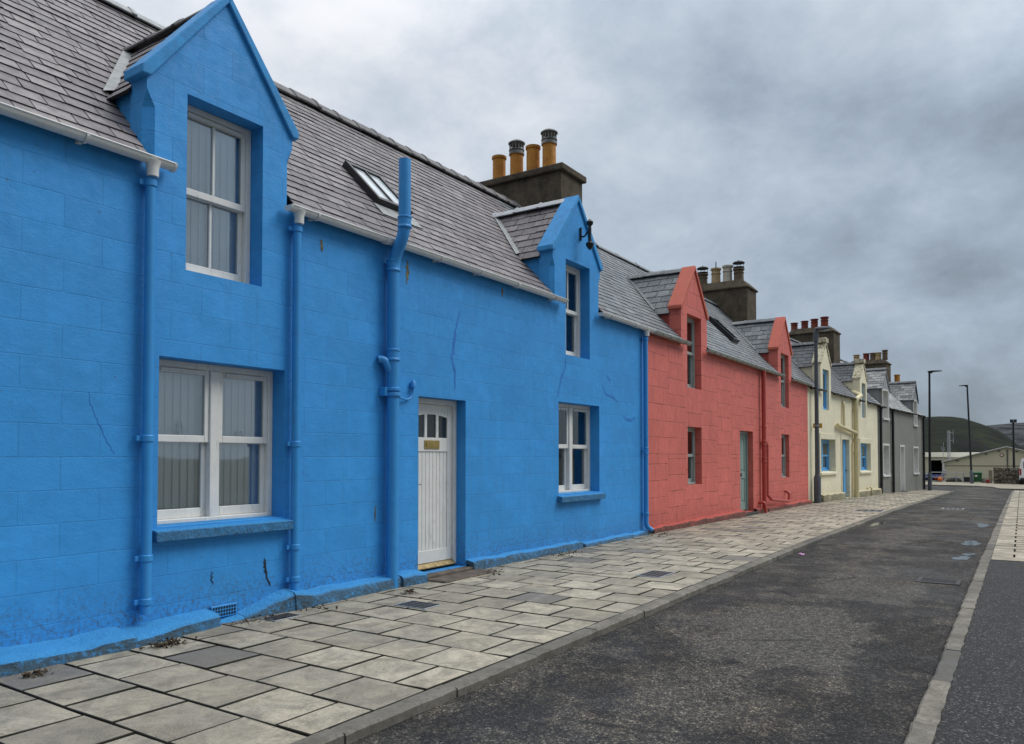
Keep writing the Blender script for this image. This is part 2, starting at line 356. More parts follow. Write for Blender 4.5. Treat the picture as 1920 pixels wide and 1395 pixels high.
def kerbm():
    m = Mat('granite_kerb', .8, .3)
    t = m.tint(); col = m.ramp(t, (0, (.085, .086, .09)), (.2, (.15, .14, .12)), (1, (.235, .215, .178)))
    col = m.mix(m.ramp(m.noise(3, 7, .7), (.4, 0.0), (.62, .75)), col, (.085, .077, .058))
    col = m.mix(m.ramp(m.noise(28, 6, .8), (.48, 0.0), (.62, .6)), col, (.07, .064, .05))
    col = m.mix(m.ramp(m.noise(150, 3), (.55, 0.0), (.68, .6)), col, (.06, .058, .05))
    m.base(col); m.normal(m.bump(m.noise(120, 4), .5, .006)); return m.m
M['kerb'] = kerbm()
M['concrete'] = plain('pale_concrete', (.25, .225, .175), .85, .2, var=.25, scale=2, bump=.3)
M['stone_step'] = plain('worn_flagstone', (.12, .098, .08), .85, .2, var=.4, scale=7, bump=.5, bscale=40)
M['litter_leaf'] = plain('dead_leaf_litter', (.055, .040, .025), .95, .1, var=.6, scale=40)
def puddlem():
    m = Mat('puddle_water', .12, .4); m.base((.025, .035, .034))
    m.normal(m.bump(m.noise(14, 3), .06, .01)); return m.m
M['puddle'] = puddlem()

# ------------------------------------------------------------------ mesh builder
class MB:
    def __init__(s): s.v = []; s.f = []; s.t = []; s.mi = []
    def face(s, pts, tint=.5, mi=0):
        i = len(s.v); s.v += [tuple(p) for p in pts]; s.f.append(tuple(range(i, i + len(pts)))); s.t.append(tint); s.mi.append(mi)
    def mesh(s, V, F, tint=.5, mi=0):
        i = len(s.v); s.v += [tuple(p) for p in V]
        for f in F: s.f.append(tuple(i + k for k in f)); s.t.append(tint); s.mi.append(mi)
    def box(s, x0, x1, y0, y1, z0, z1, tint=.5, mi=0):
        V = [(x0, y0, z0), (x1, y0, z0), (x1, y1, z0), (x0, y1, z0), (x0, y0, z1), (x1, y0, z1), (x1, y1, z1), (x0, y1, z1)]
        s.mesh(V, [(0, 3, 2, 1), (4, 5, 6, 7), (0, 1, 5, 4), (1, 2, 6, 5), (2, 3, 7, 6), (3, 0, 4, 7)], tint, mi)
    def prism(s, poly, axis, a, b, tint=.5, mi=0):
        """poly of 2-D points extruded along axis ('x': (y,z), 'y': (x,z), 'z': (x,y)) from a to b"""
        def P(p, k): return {'x': (k, p[0], p[1]), 'y': (p[0], k, p[1]), 'z': (p[0], p[1], k)}[axis]
        n = len(poly); V = [P(p, a) for p in poly] + [P(p, b) for p in poly]
        F = [tuple(range(n - 1, -1, -1)), tuple(range(n, 2 * n))] + [(i, (i + 1) % n, n + (i + 1) % n, n + i) for i in range(n)]
        s.mesh(V, F, tint, mi)
    def tube(s, pts, r, n=12, cap=True, tint=.5):
        pts = [Vector(p) for p in pts]; rs = r if isinstance(r, (list, tuple)) else [r] * len(pts)
        V = []; prev = None
        for i, p in enumerate(pts):
            t = (pts[min(i + 1, len(pts) - 1)] - pts[max(i - 1, 0)]).normalized()
            if prev is None: u = t.orthogonal().normalized()
            else: u = (prev - t * prev.dot(t)).normalized()
            prev = u; w = t.cross(u)
            for k in range(n):
                a = 2 * math.pi * k / n; V.append(p + (u * math.cos(a) + w * math.sin(a)) * rs[i])
        F = []
        for i in range(len(pts) - 1):
            for k in range(n): F.append((i * n + k, i * n + (k + 1) % n, (i + 1) * n + (k + 1) % n, (i + 1) * n + k))
        if cap: F += [tuple(range(n - 1, -1, -1)), tuple((len(pts) - 1) * n + k for k in range(n))]
        s.mesh(V, F, tint)
    def lathe(s, c, prof, n=20, tint=.5):
        V = []; 
        for r, z in prof:
            for k in range(n):
                a = 2 * math.pi * k / n; V.append((c[0] + r * math.cos(a), c[1] + r * math.sin(a), c[2] + z))
        F = []
        for i in range(len(prof) - 1):
            for k in range(n): F.append((i * n + k, i * n + (k + 1) % n, (i + 1) * n + (k + 1) % n, (i + 1) * n + k))
        F += [tuple(range(n - 1, -1, -1)), tuple((len(prof) - 1) * n + k for k in range(n))]
        s.mesh(V, F, tint)
    def build(s, name, mat, parent=None, bevel=0, smooth=False, seg=1):
        me = bpy.data.meshes.new(name); me.from_pydata(s.v, [], s.f)
        for m in (mat if isinstance(mat, list) else [mat]): me.materials.append(m)
        me.attributes.new('tint', 'FLOAT', 'FACE').data.foreach_set('value', s.t)
        me.polygons.foreach_set('material_index', s.mi)
        if smooth:
            me.polygons.foreach_set('use_smooth', [True] * len(me.polygons))
            try: me.set_sharp_from_angle(angle=R(40))
            except Exception: pass
        o = bpy.data.objects.new(name, me); COL.objects.link(o)
        if parent: o.parent = parent
        if bevel:
            b = o.modifiers.new('bevel', 'BEVEL'); b.width = bevel; b.segments = seg; b.limit_method = 'ANGLE'; b.angle_limit = R(40)
        return o

def bend(pts, r=.08, n=5):
    """round the corners of a polyline"""
    P = [Vector(p) for p in pts]; out = [P[0]]
    for i in range(1, len(P) - 1):
        a = (P[i - 1] - P[i]); b = (P[i + 1] - P[i]); k = min(r, a.length * .49, b.length * .49)
        A = P[i] + a.normalized() * k; B = P[i] + b.normalized() * k
        for j in range(n + 1):
            t = j / n; out.append(A * (1 - t) ** 2 + P[i] * 2 * t * (1 - t) + B * t ** 2)
    out.append(P[-1]); return out

def tag(o, label, cat, group=None):
    o['label'] = label; o['category'] = cat
    if group: o['group'] = group
    return o
def struct(o): o['kind'] = 'structure'; return o
def empty(name, loc=(0, 0, 0), rz=0):
    o = bpy.data.objects.new(name, None); COL.objects.link(o); o.location = loc; o.rotation_euler = (0, 0, rz); o.empty_display_size = .3; return o

def lerp(x, xs, ys):
    if x <= xs[0]: return ys[0]
    for i in range(len(xs) - 1):
        if x <= xs[i + 1]: return ys[i] + (ys[i + 1] - ys[i]) * (x - xs[i]) / (xs[i + 1] - xs[i])
    return ys[-1]
def gz(x): return lerp(x, (14, 28, 39.4, 50.6, 62, 80), (0, -.1, -.22, -.4, -.5, -.5))
XS = [-25, -6, 0, 4, 8, 14, 20, 28, 34, 39.4, 45, 50.6, 56, 62, 70]

# ================================================================== SETTING
def sheet(name, ys, dz, mat, x0, x1, cross=None):
    mb = MB(); xs = [x for x in [x0] + [x for x in XS if x0 < x < x1] + [x1]]
    for a, b in zip(xs[:-1], xs[1:]):
        for c, d_ in zip(ys[:-1], ys[1:]):
            mb.face([(a, c, gz(a) + dz), (b, c, gz(b) + dz), (b, d_, gz(b) + dz), (a, d_, gz(a) + dz)])
    return struct(mb.build(name, mat))

# far ground: drops to the harbour yard beyond the street end
mb = MB()
gx = [-200, -25, 0, 14, 28, 39.4, 50.6, 62, 76, 84, 95, 130, 200, 320, 600, 1200, 3000]
gyv = [-3000, -600, -200, -60, -20, 0, 20, 60, 200, 600, 3000]
def farz(x): return gz(x) - .16 if x < 77 else lerp(x, (77, 84, 95, 3000), (-.66, -1.8, -3.4, -3.4))
for a, b in zip(gx[:-1], gx[1:]):
    for c, d_ in zip(gyv[:-1], gyv[1:]):
        mb.face([(a, c, farz(a)), (b, c, farz(b)), (b, d_, farz(b)), (a, d_, farz(a))])
struct(mb.build('ground', plain('yard_gravel_and_grass', (.085, .085, .062), .95, .1, var=.4, scale=.4)))
sheet('road', [-9.5, -6.5, -5.66, -3.0, 0, 8, 30], -.062, M['asphalt'], -15, 66)

# ---- left pavement of slabs
def kerb_y(x): return lerp(x, (0, 24, 40, 47), (-3.09, -3.0, -3.1, -3.14))
CORNER = [(47.0, -3.14), (48.4, -3.02), (49.6, -2.6), (50.7, -1.9), (51.5, -.9), (51.9, .4), (52.0, 2.2), (52.0, 14)]
def corner_y(x):
    if x <= 47: return kerb_y(x)
    return lerp(x, [p[0] for p in CORNER], [p[1] for p in CORNER])
def facade_y(x): return lerp(x, (-10, 27.8, 39.4, 50.6, 60), (0, 0, -.55, -1.35, -1.35))
mb = MB(); row = 0; x = 2.88 - .487 * 26
rng = random.Random(3)
def slab(mb, x0, x1, y0, y1, zf, tint, g=.009, b=.006, j=.0045):
    x0 += g; x1 -= g; y0 += g; y1 -= g
    h = [rng.uniform(-j, j) for _ in range(4)]
    cs = [(x0, y0), (x1, y0), (x1, y1), (x0, y1)]
    top = [(cx + (b if k in (0, 3) else -b), cy + (b if k < 2 else -b), zf(cx) + h[k]) for k, (cx, cy) in enumerate(cs)]
    rim = [(cx, cy, zf(cx) + h[k] - b * .8) for k, (cx, cy) in enumerate(cs)]
    low = [(cx, cy, zf(cx) - .05) for k, (cx, cy) in enumerate(cs)]
    mb.mesh(top + rim + low, [(0, 1, 2, 3)], tint)
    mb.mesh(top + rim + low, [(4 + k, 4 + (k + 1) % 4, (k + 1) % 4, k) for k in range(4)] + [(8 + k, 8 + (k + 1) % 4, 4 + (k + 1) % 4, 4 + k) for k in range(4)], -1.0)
while x < 51.5:
    x1 = x + .487
    ylim = max(corner_y(x), corner_y(x1)) + .135
    ywall = facade_y(x) + .12
    y = ywall + (.17 if row % 2 else -.09)
    first = True
    while y > ylim + .03:
        y0 = max(y - .535, ylim)
        if y0 - ylim < .09: y0 = ylim
        yt = min(y, ywall)
        t = rng.random(); t = rng.uniform(0, .09) if t < .055 else rng.uniform(.17, 1)
        if rng.random() < .05 and y - y0 > .4:
            k = rng.uniform(.4, .6); slab(mb, x, x + .487 * k, y0, yt, gz, t); slab(mb, x + .487 * k, x1, y0, yt, gz, min(1, t + .05), .003)
        else: slab(mb, x, x1, y0, yt, gz, t)
        y = y0; first = False
    x = x1; row += 1
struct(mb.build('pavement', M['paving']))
mb = MB()      # bedding under the joints
xs = [-11, 0, 8, 14, 20, 28, 34, 39.4, 43, 47, 48.4, 49.6, 50.7, 51.5, 51.9]
for a, b in zip(xs[:-1], xs[1:]):
    mb.face([(a, corner_y(a) + .1, gz(a) - .048), (b, corner_y(b) + .1, gz(b) - .048), (b, 3, gz(b) - .048), (a, 3, gz(a) - .048)])
struct(mb.build('pavement_bedding', M['joint']))

# ---- kerbs
def kerb_run(name, pts, w, top, bottom, seglen=.9, side=1, rag=.004):
    """pts outer line; kerb lies on the left of travel when side=1"""
    mb = MB(); dist = 0; P = [Vector((p[0], p[1])) for p in pts]; stones = []
    for a, b in zip(P[:-1], P[1:]):
        L = (b - a).length; n = max(1, round(L / seglen))
        for i in range(n): stones.append((a.lerp(b, i / n), a.lerp(b, (i + 1) / n)))
    for a, b in stones:
        d_ = (b - a).normalized(); nrm = Vector((-d_.y, d_.x)) * side
        a = a + d_ * .004; b = b - d_ * .004
        hz = rng.uniform(-.004, .004); ns = 11; V = []; j0 = rng.uniform(-.006, .006); bv = .012
        for i in range(ns + 1):
            p = a.lerp(b, i / ns); j = j0 + rng.uniform(-.006, .006); k = rng.uniform(-rag, rag) if 0 < i < ns else -rag * rng.random(); o = nrm * j
            V += [(q.x, q.y, gz(q.x) + z + hz) for q, z in [(p + o, bottom), (p + o, top - bv), (p + o + nrm * (bv + rng.uniform(0, .006)), top), (p + nrm * (w + k), top), (p + nrm * (w + k), bottom)]]
        F = []
        for i in range(ns):
            e = i * 5; F += [(e + c, e + c + 5, e + c + 6, e + c + 1) if side == 1 else (e + c, e + c + 1, e + c + 6, e + c + 5) for c in range(4)]
        F += [(0, 1, 2, 3, 4), (ns * 5 + 4, ns * 5 + 3, ns * 5 + 2, ns * 5 + 1, ns * 5)]
        mb.mesh(V, F, rng.uniform(.0, .12) if rng.random() < .1 else rng.uniform(.2, 1))
    return struct(mb.build(name, M['kerb']))
left = [(x, kerb_y(x)) for x in (-11, 0, 3, 6, 9, 12, 15, 18, 21, 24, 28, 32, 36, 40, 44)] + CORNER
kerb_run('kerb', left, .13, .002, -.16)
right = [(x, -5.60 - .0012 * x) for x in (-6, 0, 4, 8, 12, 16, 20, 28, 36, 44, 52.8)]
kerb_run('kerb', right, .125, -.020, -.16, side=-1, rag=.007)
far = [(63.0, 25), (63.0, -.8), (62.3, -3.5), (60.2, -4.5), (56.4, -4.95), (55.8, -8), (55.8, -14)]
kerb_run('kerb', far, .13, .01, -.16, side=1)

# ---- right-hand footpath: tarmac then small slabs
sheet('footpath', [-14, -5.72], -.030, M['tarmac'], -8, 13.5)
mb = MB(); x = 13.52; row = 0
while x < 53.2:
    y = -5.735 - (.3 if row % 2 else 0)
    ys = [-5.735] + [y - .6 * k for k in range(1 if row % 2 == 0 else 0, 6)]
    ys = sorted(set(round(v, 3) for v in ys), reverse=True)
    for a, b in zip(ys[:-1], ys[1:]):
        if a - b < .02: continue
        slab(mb, x, x + .45, b, a, lambda q: gz(q) - .022, rng.uniform(.3, .8))
    x += .45; row += 1
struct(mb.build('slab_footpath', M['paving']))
sheet('slab_bedding', [-8.5, -5.72], -.056, M['joint'], 13.5, 53.3)
mb = MB(); mb.face([(a, b, -.5 + .012 - (0 if a > 60 else -.045)) for a, b in [(63.1, 25), (63.1, -.8), (62.4, -3.6), (60.2, -4.6), (56.5, -5.05), (55.9, -8), (55.9, -14), (72, -14), (72, 25)]][::-1])
struct(mb.build('far_pavement', M['concrete']))

# ---- puddles along the channel
def blob(name, cx, cy, rx, ry, dz, mat, seed, n=72):
    r2 = random.Random(seed); ph = [r2.uniform(0, 6.28) for _ in range(4)]; mb = MB(); pts = []
    for k in range(n):
        a = 6.2832 * k / n; q = .85 + .18 * math.sin(2 * a + ph[0]) + .11 * math.sin(3 * a + ph[1]) + .07 * math.sin(5 * a + ph[2]) + .05 * math.sin(9 * a + ph[3]) + .03 * math.sin(15 * a + ph[0])
        X = cx + rx * q * math.cos(a); pts.append((X, cy + ry * q * math.sin(a), gz(X) + dz))
    mb.face(pts); return struct(mb.build(name, mat))
blob('puddle', 21.3, -5.36, .65, .17, -.058, M['puddle'], 1)
blob('puddle', 16.4, -5.36, .5, .19, -.058, M['puddle'], 4)
blob('puddle', 13.75, -5.36, .30, .14, -.058, M['puddle'], 9)
blob('puddle', 14.35, -5.42, .22, .10, -.058, M['puddle'], 12)
blob('puddle', 20.2, -3.25, .9, .12, -.058, M['puddle'], 17)

# ---- far hills
def hill(name, X, depth, prof, col_lo, col_hi, seed, scale):
    ys = [p[0] for p in prof]; zs = [p[1] for p in prof]
    n, k = 150, 26; V = []; F = []; y0, y1 = ys[0], ys[-1]
    for i in range(n + 1):
        y = y0 + (y1 - y0) * i / n
        h = lerp(y, ys, zs)
        for j in range(k + 1):
            t = j / k; e = math.sin(t * math.pi / 2) ** 1.25
            nz = mnoise.fractal(Vector((y / 60 + seed, t * 3, seed)), 1.0, 2.0, 5) * h * .17 * (1 - t) * min(1, t * 5)
            yy = y + mnoise.noise(Vector((y / 40, t * 4, seed))) * 8 * t * (1 - t)
            V.append((X - depth * (1 - t), yy, -3.4 + (h + 3.4) * e + nz))
    for i in range(n):
        for j in range(k):
            a = i * (k + 1) + j; F.append((a, a + 1, a + k + 2, a + k + 1))
    V2 = len(V)
    for i in range(n + 1): V.append((X + depth * .9, V[i * (k + 1) + k][1], -3.4))
    for i in range(n): F.append((i * (k + 1) + k, V2 + i, V2 + i + 1, (i + 1) * (k + 1) + k))
    mb = MB(); mb.mesh(V, F)
    m = Mat(name + '_heather', 1, .05)
    a = m.noise(scale, 8, .7, m.map((.6, .8, 2.6)), .8)
    c = m.ramp(a, (.34, col_lo), (.5, tuple((p + q) / 2 for p, q in zip(col_lo, col_hi))), (.68, col_hi))
    c = m.mix(m.ramp(m.noise(scale * 2.6, 6, .7, m.map((.7, 1, 2.4), (9, 1, 4))), (.50, 0.0), (.58, .85)), c, (.014, .0135, .0145))
    m.base(c)
    return struct(mb.build(name, m.m, smooth=True))
hill('hill', 900, 420, [(-60, -3), (-30, 2), (-18, 7), (-6.15, 11.4), (.32, 16.7), (6.83, 23.6), (15.2, 29.0), (26.9, 34.1), (39.7, 39.2), (50, 40.9), (60, 41.6), (77, 41.3), (94, 40.7), (150, 40.3), (260, 44), (420, 38), (620, 20)],
     (.007, .0092, .0092), (.027, .033, .018), 2.3, .022)
hill('far_hill', 1800, 700, [(-900, 30), (-500, 62), (-250, 90), (-120, 80), (-70, 74.8), (-11, 67), (24, 64.7), (45, 63), (60, 62.3), (90, 58), (200, 45), (500, 30)],
     (.050, .056, .062), (.066, .071, .074), 7.1, .012)  # greyer colours: distance haze painted into the far hill

# ================================================================== HOUSE KIT
def slope_tiles(mb, P, U, V, N, length, width_fn, e=.16, w=.30, seed=1, start=0.0):
    """courses of slates. width_fn(v) -> list of (u0,u1) spans at slope distance v"""
    r = random.Random(seed); P, U, V, N = Vector(P), Vector(U), Vector(V), Vector(N)
    n = int(math.ceil((length - start) / e))
    for k in range(n):
        v0 = start + k * e; v1 = min(v0 + e, length)
        vm = (v0 + v1) / 2
        for u0, u1 in width_fn(vm):
            if u1 - u0 < .03: continue
            q = lambda u, v, h: P + U * u + V * v + N * h
            mb.face([q(u0, v0, -.012), q(u1, v0, -.012), q(u1, v1, -.012), q(u0, v1, -.012)], .5, 1)
            u = u0 - (w / 2 if k % 2 else 0)
            while u < u1 - .01:
                ww = w * r.uniform(.9, 1.1)
                a, b = max(u, u0) + .005, min(u + ww, u1) - .005
                if u1 - (u + ww) < .06: b = u1 - .0035; ww = u1 - u + .01
                if b - a > .02:
                    dv = r.uniform(-.007, .007) - (.03 if r.random() < .018 else 0); h0 = .013 + r.uniform(-.002, .004); t = min(1, max(0, r.gauss(.5, .3)))
                    h1 = h0 + r.uniform(-.0025, .0025)
                    mb.mesh([q(a, v0 + dv, h0), q(b, v0 + dv, h1), q(b, v1 + .012, .003), q(a, v1 + .012, .003), q(a, v0 + dv, -.006), q(b, v0 + dv, -.006), q(b, v1, -.006), q(a, v1, -.006)],
                            [(0, 1, 2, 3)], t)
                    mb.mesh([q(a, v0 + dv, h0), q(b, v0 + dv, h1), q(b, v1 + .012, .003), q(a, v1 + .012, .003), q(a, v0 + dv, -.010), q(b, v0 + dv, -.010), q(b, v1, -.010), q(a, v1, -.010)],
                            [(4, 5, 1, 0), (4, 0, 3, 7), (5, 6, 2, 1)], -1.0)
                u += ww

SL = 1.02                                                       # main roof pitch
def front_wall(root, x0, x1, zb, ze, openings, dormers, mat, dr, name='wall', back=5.2, gables=(False, False), z0=4.09):
    mb = MB()
    def rects(xa, xb, za, zt):
        xs = sorted({xa, xb} | {v for o in openings for v in o[:2] if xa < v < xb}); zs = sorted({za, zt} | {v for o in openings for v in o[2:4] if za < v < zt})
        for a, b in zip(xs[:-1], xs[1:]):
            for c, d_ in zip(zs[:-1], zs[1:]):
                mx, mz = (a + b) / 2, (c + d_) / 2
                if any(o[0] < mx < o[1] and o[2] < mz < o[3] for o in openings): continue
                mb.face([(a, 0, c), (b, 0, c), (b, 0, d_), (a, 0, d_)])
    rects(x0, x1, zb, ze)
    for o in openings:
        a, b, c, d_ = o[:4]; r = dr
        mb.face([(a, 0, c), (a, r, c), (a, r, d_), (a, 0, d_)]); mb.face([(b, 0, c), (b, 0, d_), (b, r, d_), (b, r, c)])
        mb.face([(a, 0, d_), (a, r, d_), (b, r, d_), (b, 0, d_)]); mb.face([(a, 0, c), (b, 0, c), (b, r, c), (a, r, c)])
    for D in dormers:
        xa, xb, zs, xc, zp, ch = D['xa'], D['xb'], D['zs'], D['xc'], D['zp'], D.get('chamfer', 0)
        if ch:
            zt = zs - .16
            rects(xa + ch, xb - ch, ze, zs)
            for sx, xe in ((1, xa), (-1, xb)):
                i = xe + sx * ch
                F = [[(i, 0, ze), (xe, ch, ze), (xe, ch, zt - .14), (i, 0, zt - .14)], [(i, 0, zt - .14), (xe, ch, zt - .14), (xe, 0, zt)],
                     [(xe, 0, zt), (i, 0, zt - .14), (i, 0, zt)], [(xe, 0, zt), (i, 0, zt), (i, 0, zs), (xe, 0, zs)], [(xe, 0, zt), (xe, ch, zt - .14), (xe, ch, zt)],
                     [(xe, 0, zt), (xe, ch, zt), (xe, ch, zs), (xe, 0, zs)], [(xe, ch, ze - .1), (xe, D['t'], ze - .1), (xe, D['t'], zs), (xe, ch, zs)]]
                for f in F: mb.face(f if sx > 0 else f[::-1])
        else:
            rects(xa, xb, ze, zs)
            for xe in (xa, xb): mb.face([(xe, 0, ze - .1), (xe, D['t'], ze - .1), (xe, D['t'], zs), (xe, 0, zs)])
        mb.face([(xa, 0, zs), (xb, 0, zs), (xc, 0, zp)])
        mb.face([(xa, D['t'], zs), (xc, D['t'], zp), (xb, D['t'], zs)])
        for xe, xo in ((xa, xa + .07), (xb, xb - .07)): mb.face([(xe, D['t'], ze - .1), (xo, D['t'], ze - .1), (xo, D['t'], zs), (xe, D['t'], zs)])
    mb.face([(x0, back, zb), (x0, back, ze), (x1, back, ze), (x1, back, zb)])
    zr = z0 + SL * back / 2 - .03
    for k, x in enumerate((x0, x1)):
        mb.face([(x, 0, zb), (x, back, zb), (x, back, ze), (x, back / 2, zr), (x, 0, ze)])
    return mb.build(name, mat, root)

def main_roof(root, x0, x1, z0, dormers, mat, seed, name='roof', back=5.2, overhang=.075, e=.16):
    mb = MB(); half = back / 2; L0 = math.hypot(1, SL); V = Vector((0, 1, SL)) / L0; N = Vector((0, -SL, 1)) / L0
    length = (half + overhang) * L0
    def spans(v):
        y = -overhang + v / L0; z = z0 + SL * y; s = [(x0, x1)]
        for D in dormers:
            k = (D['zp'] - D['zs']) / ((D['xb'] - D['xa']) / 2)
            ww = min((D['xb'] - D['xa']) / 2 - .05, (D['zp'] - .1 - z) / k)
            if y < .12: ww = (D['xb'] - D['xa']) / 2 + .004
            if ww <= 0: continue
            a, b = D['xc'] - ww, D['xc'] + ww; n = []
            for p, q in s:
                if b <= p or a >= q: n.append((p, q)); continue
                if a > p: n.append((p, a))
                if b < q: n.append((b, q))
            s = n
        return s
    slope_tiles(mb, (0, -overhang, z0 - SL * overhang), (1, 0, 0), V, N, length, spans, e, .30, seed)
    zr = z0 + SL * half
    mb.face([(x0, half, zr), (x1, half, zr), (x1, back + .1, z0 - .1), (x0, back + .1, z0 - .1)], .5, 0)
    return mb.build(name, [mat, M['under']], root)

def ridge_tiles(parent, x0, x1, y, z, mat, L=.45, r=.11, seed=1, axis='x', name='ridge'):
    mb = MB(); rr = random.Random(seed); n = max(1, round((x1 - x0) / L))
    for i in range(n):
        a = x0 + (x1 - x0) * i / n; b = x0 + (x1 - x0) * (i + 1) / n; dz = rr.uniform(-.008, .012)
        pr = [(-r * 1.25, -r * .95), (-r * .5, -.01), (0, r * .28), (r * .5, -.01), (r * 1.25, -r * .95), (r * 1.1, -r * 1.15), (0, -.02), (-r * 1.1, -r * 1.15)]
        poly = [(y + p, z + q + dz) for p, q in pr]
        if axis == 'x': mb.prism(poly, 'x', a, b, rr.random())
        else: mb.prism(poly, 'y', a, b, rr.random())
        col = [(y + p * 1.12, z + q * 1.1 + dz + .012) for p, q in pr]
        if axis == 'x': mb.prism(col, 'x', b - .03, b + .03, rr.random())
        else: mb.prism(col, 'y', b - .025, b + .025, rr.random())
    return mb.build(name, mat, parent, .006)

def dormer(root, D, z0, roof_mat, cheek_mat, cope_mat, seed, ridge_mat, flash=None):
    xa, xb, zs, xc, zp, t = D['xa'], D['xb'], D['zs'], D['xc'], D['zp'], D['t']
    hw = (xb - xa) / 2; over = D.get('over', .03); k = (zp - zs) / hw
    cop = D.get('cope', True)
    ys = t - .02 if cop else -.07
    zr = zp - (.10 if cop else .0)                     # top of dormer roof planes
    mb = MB(); sl = math.hypot(1, k); Ls = (hw + over) * sl
    for sx in (1, -1):
        xe = xc - sx * (hw + over); zb = zr - k * (hw + over)
        V = Vector((sx, 0, k)) / sl; N = Vector((-sx * k, 0, 1)) / sl
        def spans(v, zb=zb):
            z = zb + v * k / sl; ym = (z + .02 - z0) / SL
            return [(ys, max(ys, ym))]
        slope_tiles(mb, (xe, 0, zb), (0, 1, 0), V, N, Ls, spans, D.get('e', .17), .30, seed + sx)
    dr = mb.build('dormer_roof', [roof_mat, M['under']], root)
    ridge_tiles(dr, ys, (zr - z0) / SL + .02, xc, zr + .055, ridge_mat, .5, .085, seed, 'y', 'dormer_ridge')
    # valley flashing
    for sx in (1, -1):
        mb = MB()
        xo = xc - sx * (hw - .05); zl = zr - k * (hw - .05) - .03; yl = (zl - z0) / SL; yt = (zr - .02 - z0) / SL
        wv = .085
        A = Vector((xo, yl, zl + .035)); B = Vector((xc, yt, zr + .01))
        off = Vector((-sx * wv, 0, 0)); off2 = Vector((sx * .06, 0, .06))
        mb.face([A + off, A + off2, B + off2, B + off] if sx < 0 else [A + off, B + off, B + off2, A + off2])
        mb.build('valley_flashing', flash or M['lead'], dr)
    # cheeks
    for x in (xa + .05, xb - .05):
        zt = zr - k * (hw + over) + .03 if over < .06 else zs - .02
        zt = max(zt, zs - .12)
        mb = MB(); mb.prism([(t - .03, z0 + SL * (t - .03) - .15), (t - .03, zt + .05), ((zt + .05 - z0) / SL + .05, zt + .05)], 'x', x - .02, x + .02)
        mb.build('dormer_cheek', cheek_mat, root)
    if cop:
        o = D.get('foot', .06); th = D.get('th', .10); fb = D.get('fb', .055); yf = -.035
        mb = MB()
        mb.prism([(xa - o, zs - fb), (xa + .02, zs - fb), (xc, zp - th), (xc, zp), (xa - o, zs + .02)], 'y', yf, t + .01)
        mb.prism([(xb + o, zs - fb), (xb + o, zs + .02), (xc, zp), (xc, zp - th), (xb - .02, zs - fb)], 'y', yf, t + .01)
        if D.get('cap'): mb.box(xc - .2, xc + .2, yf - .03, t + .03, zp - .1, zp + .08)
        mb.build('gable_coping', cope_mat, root, .012, seg=2)

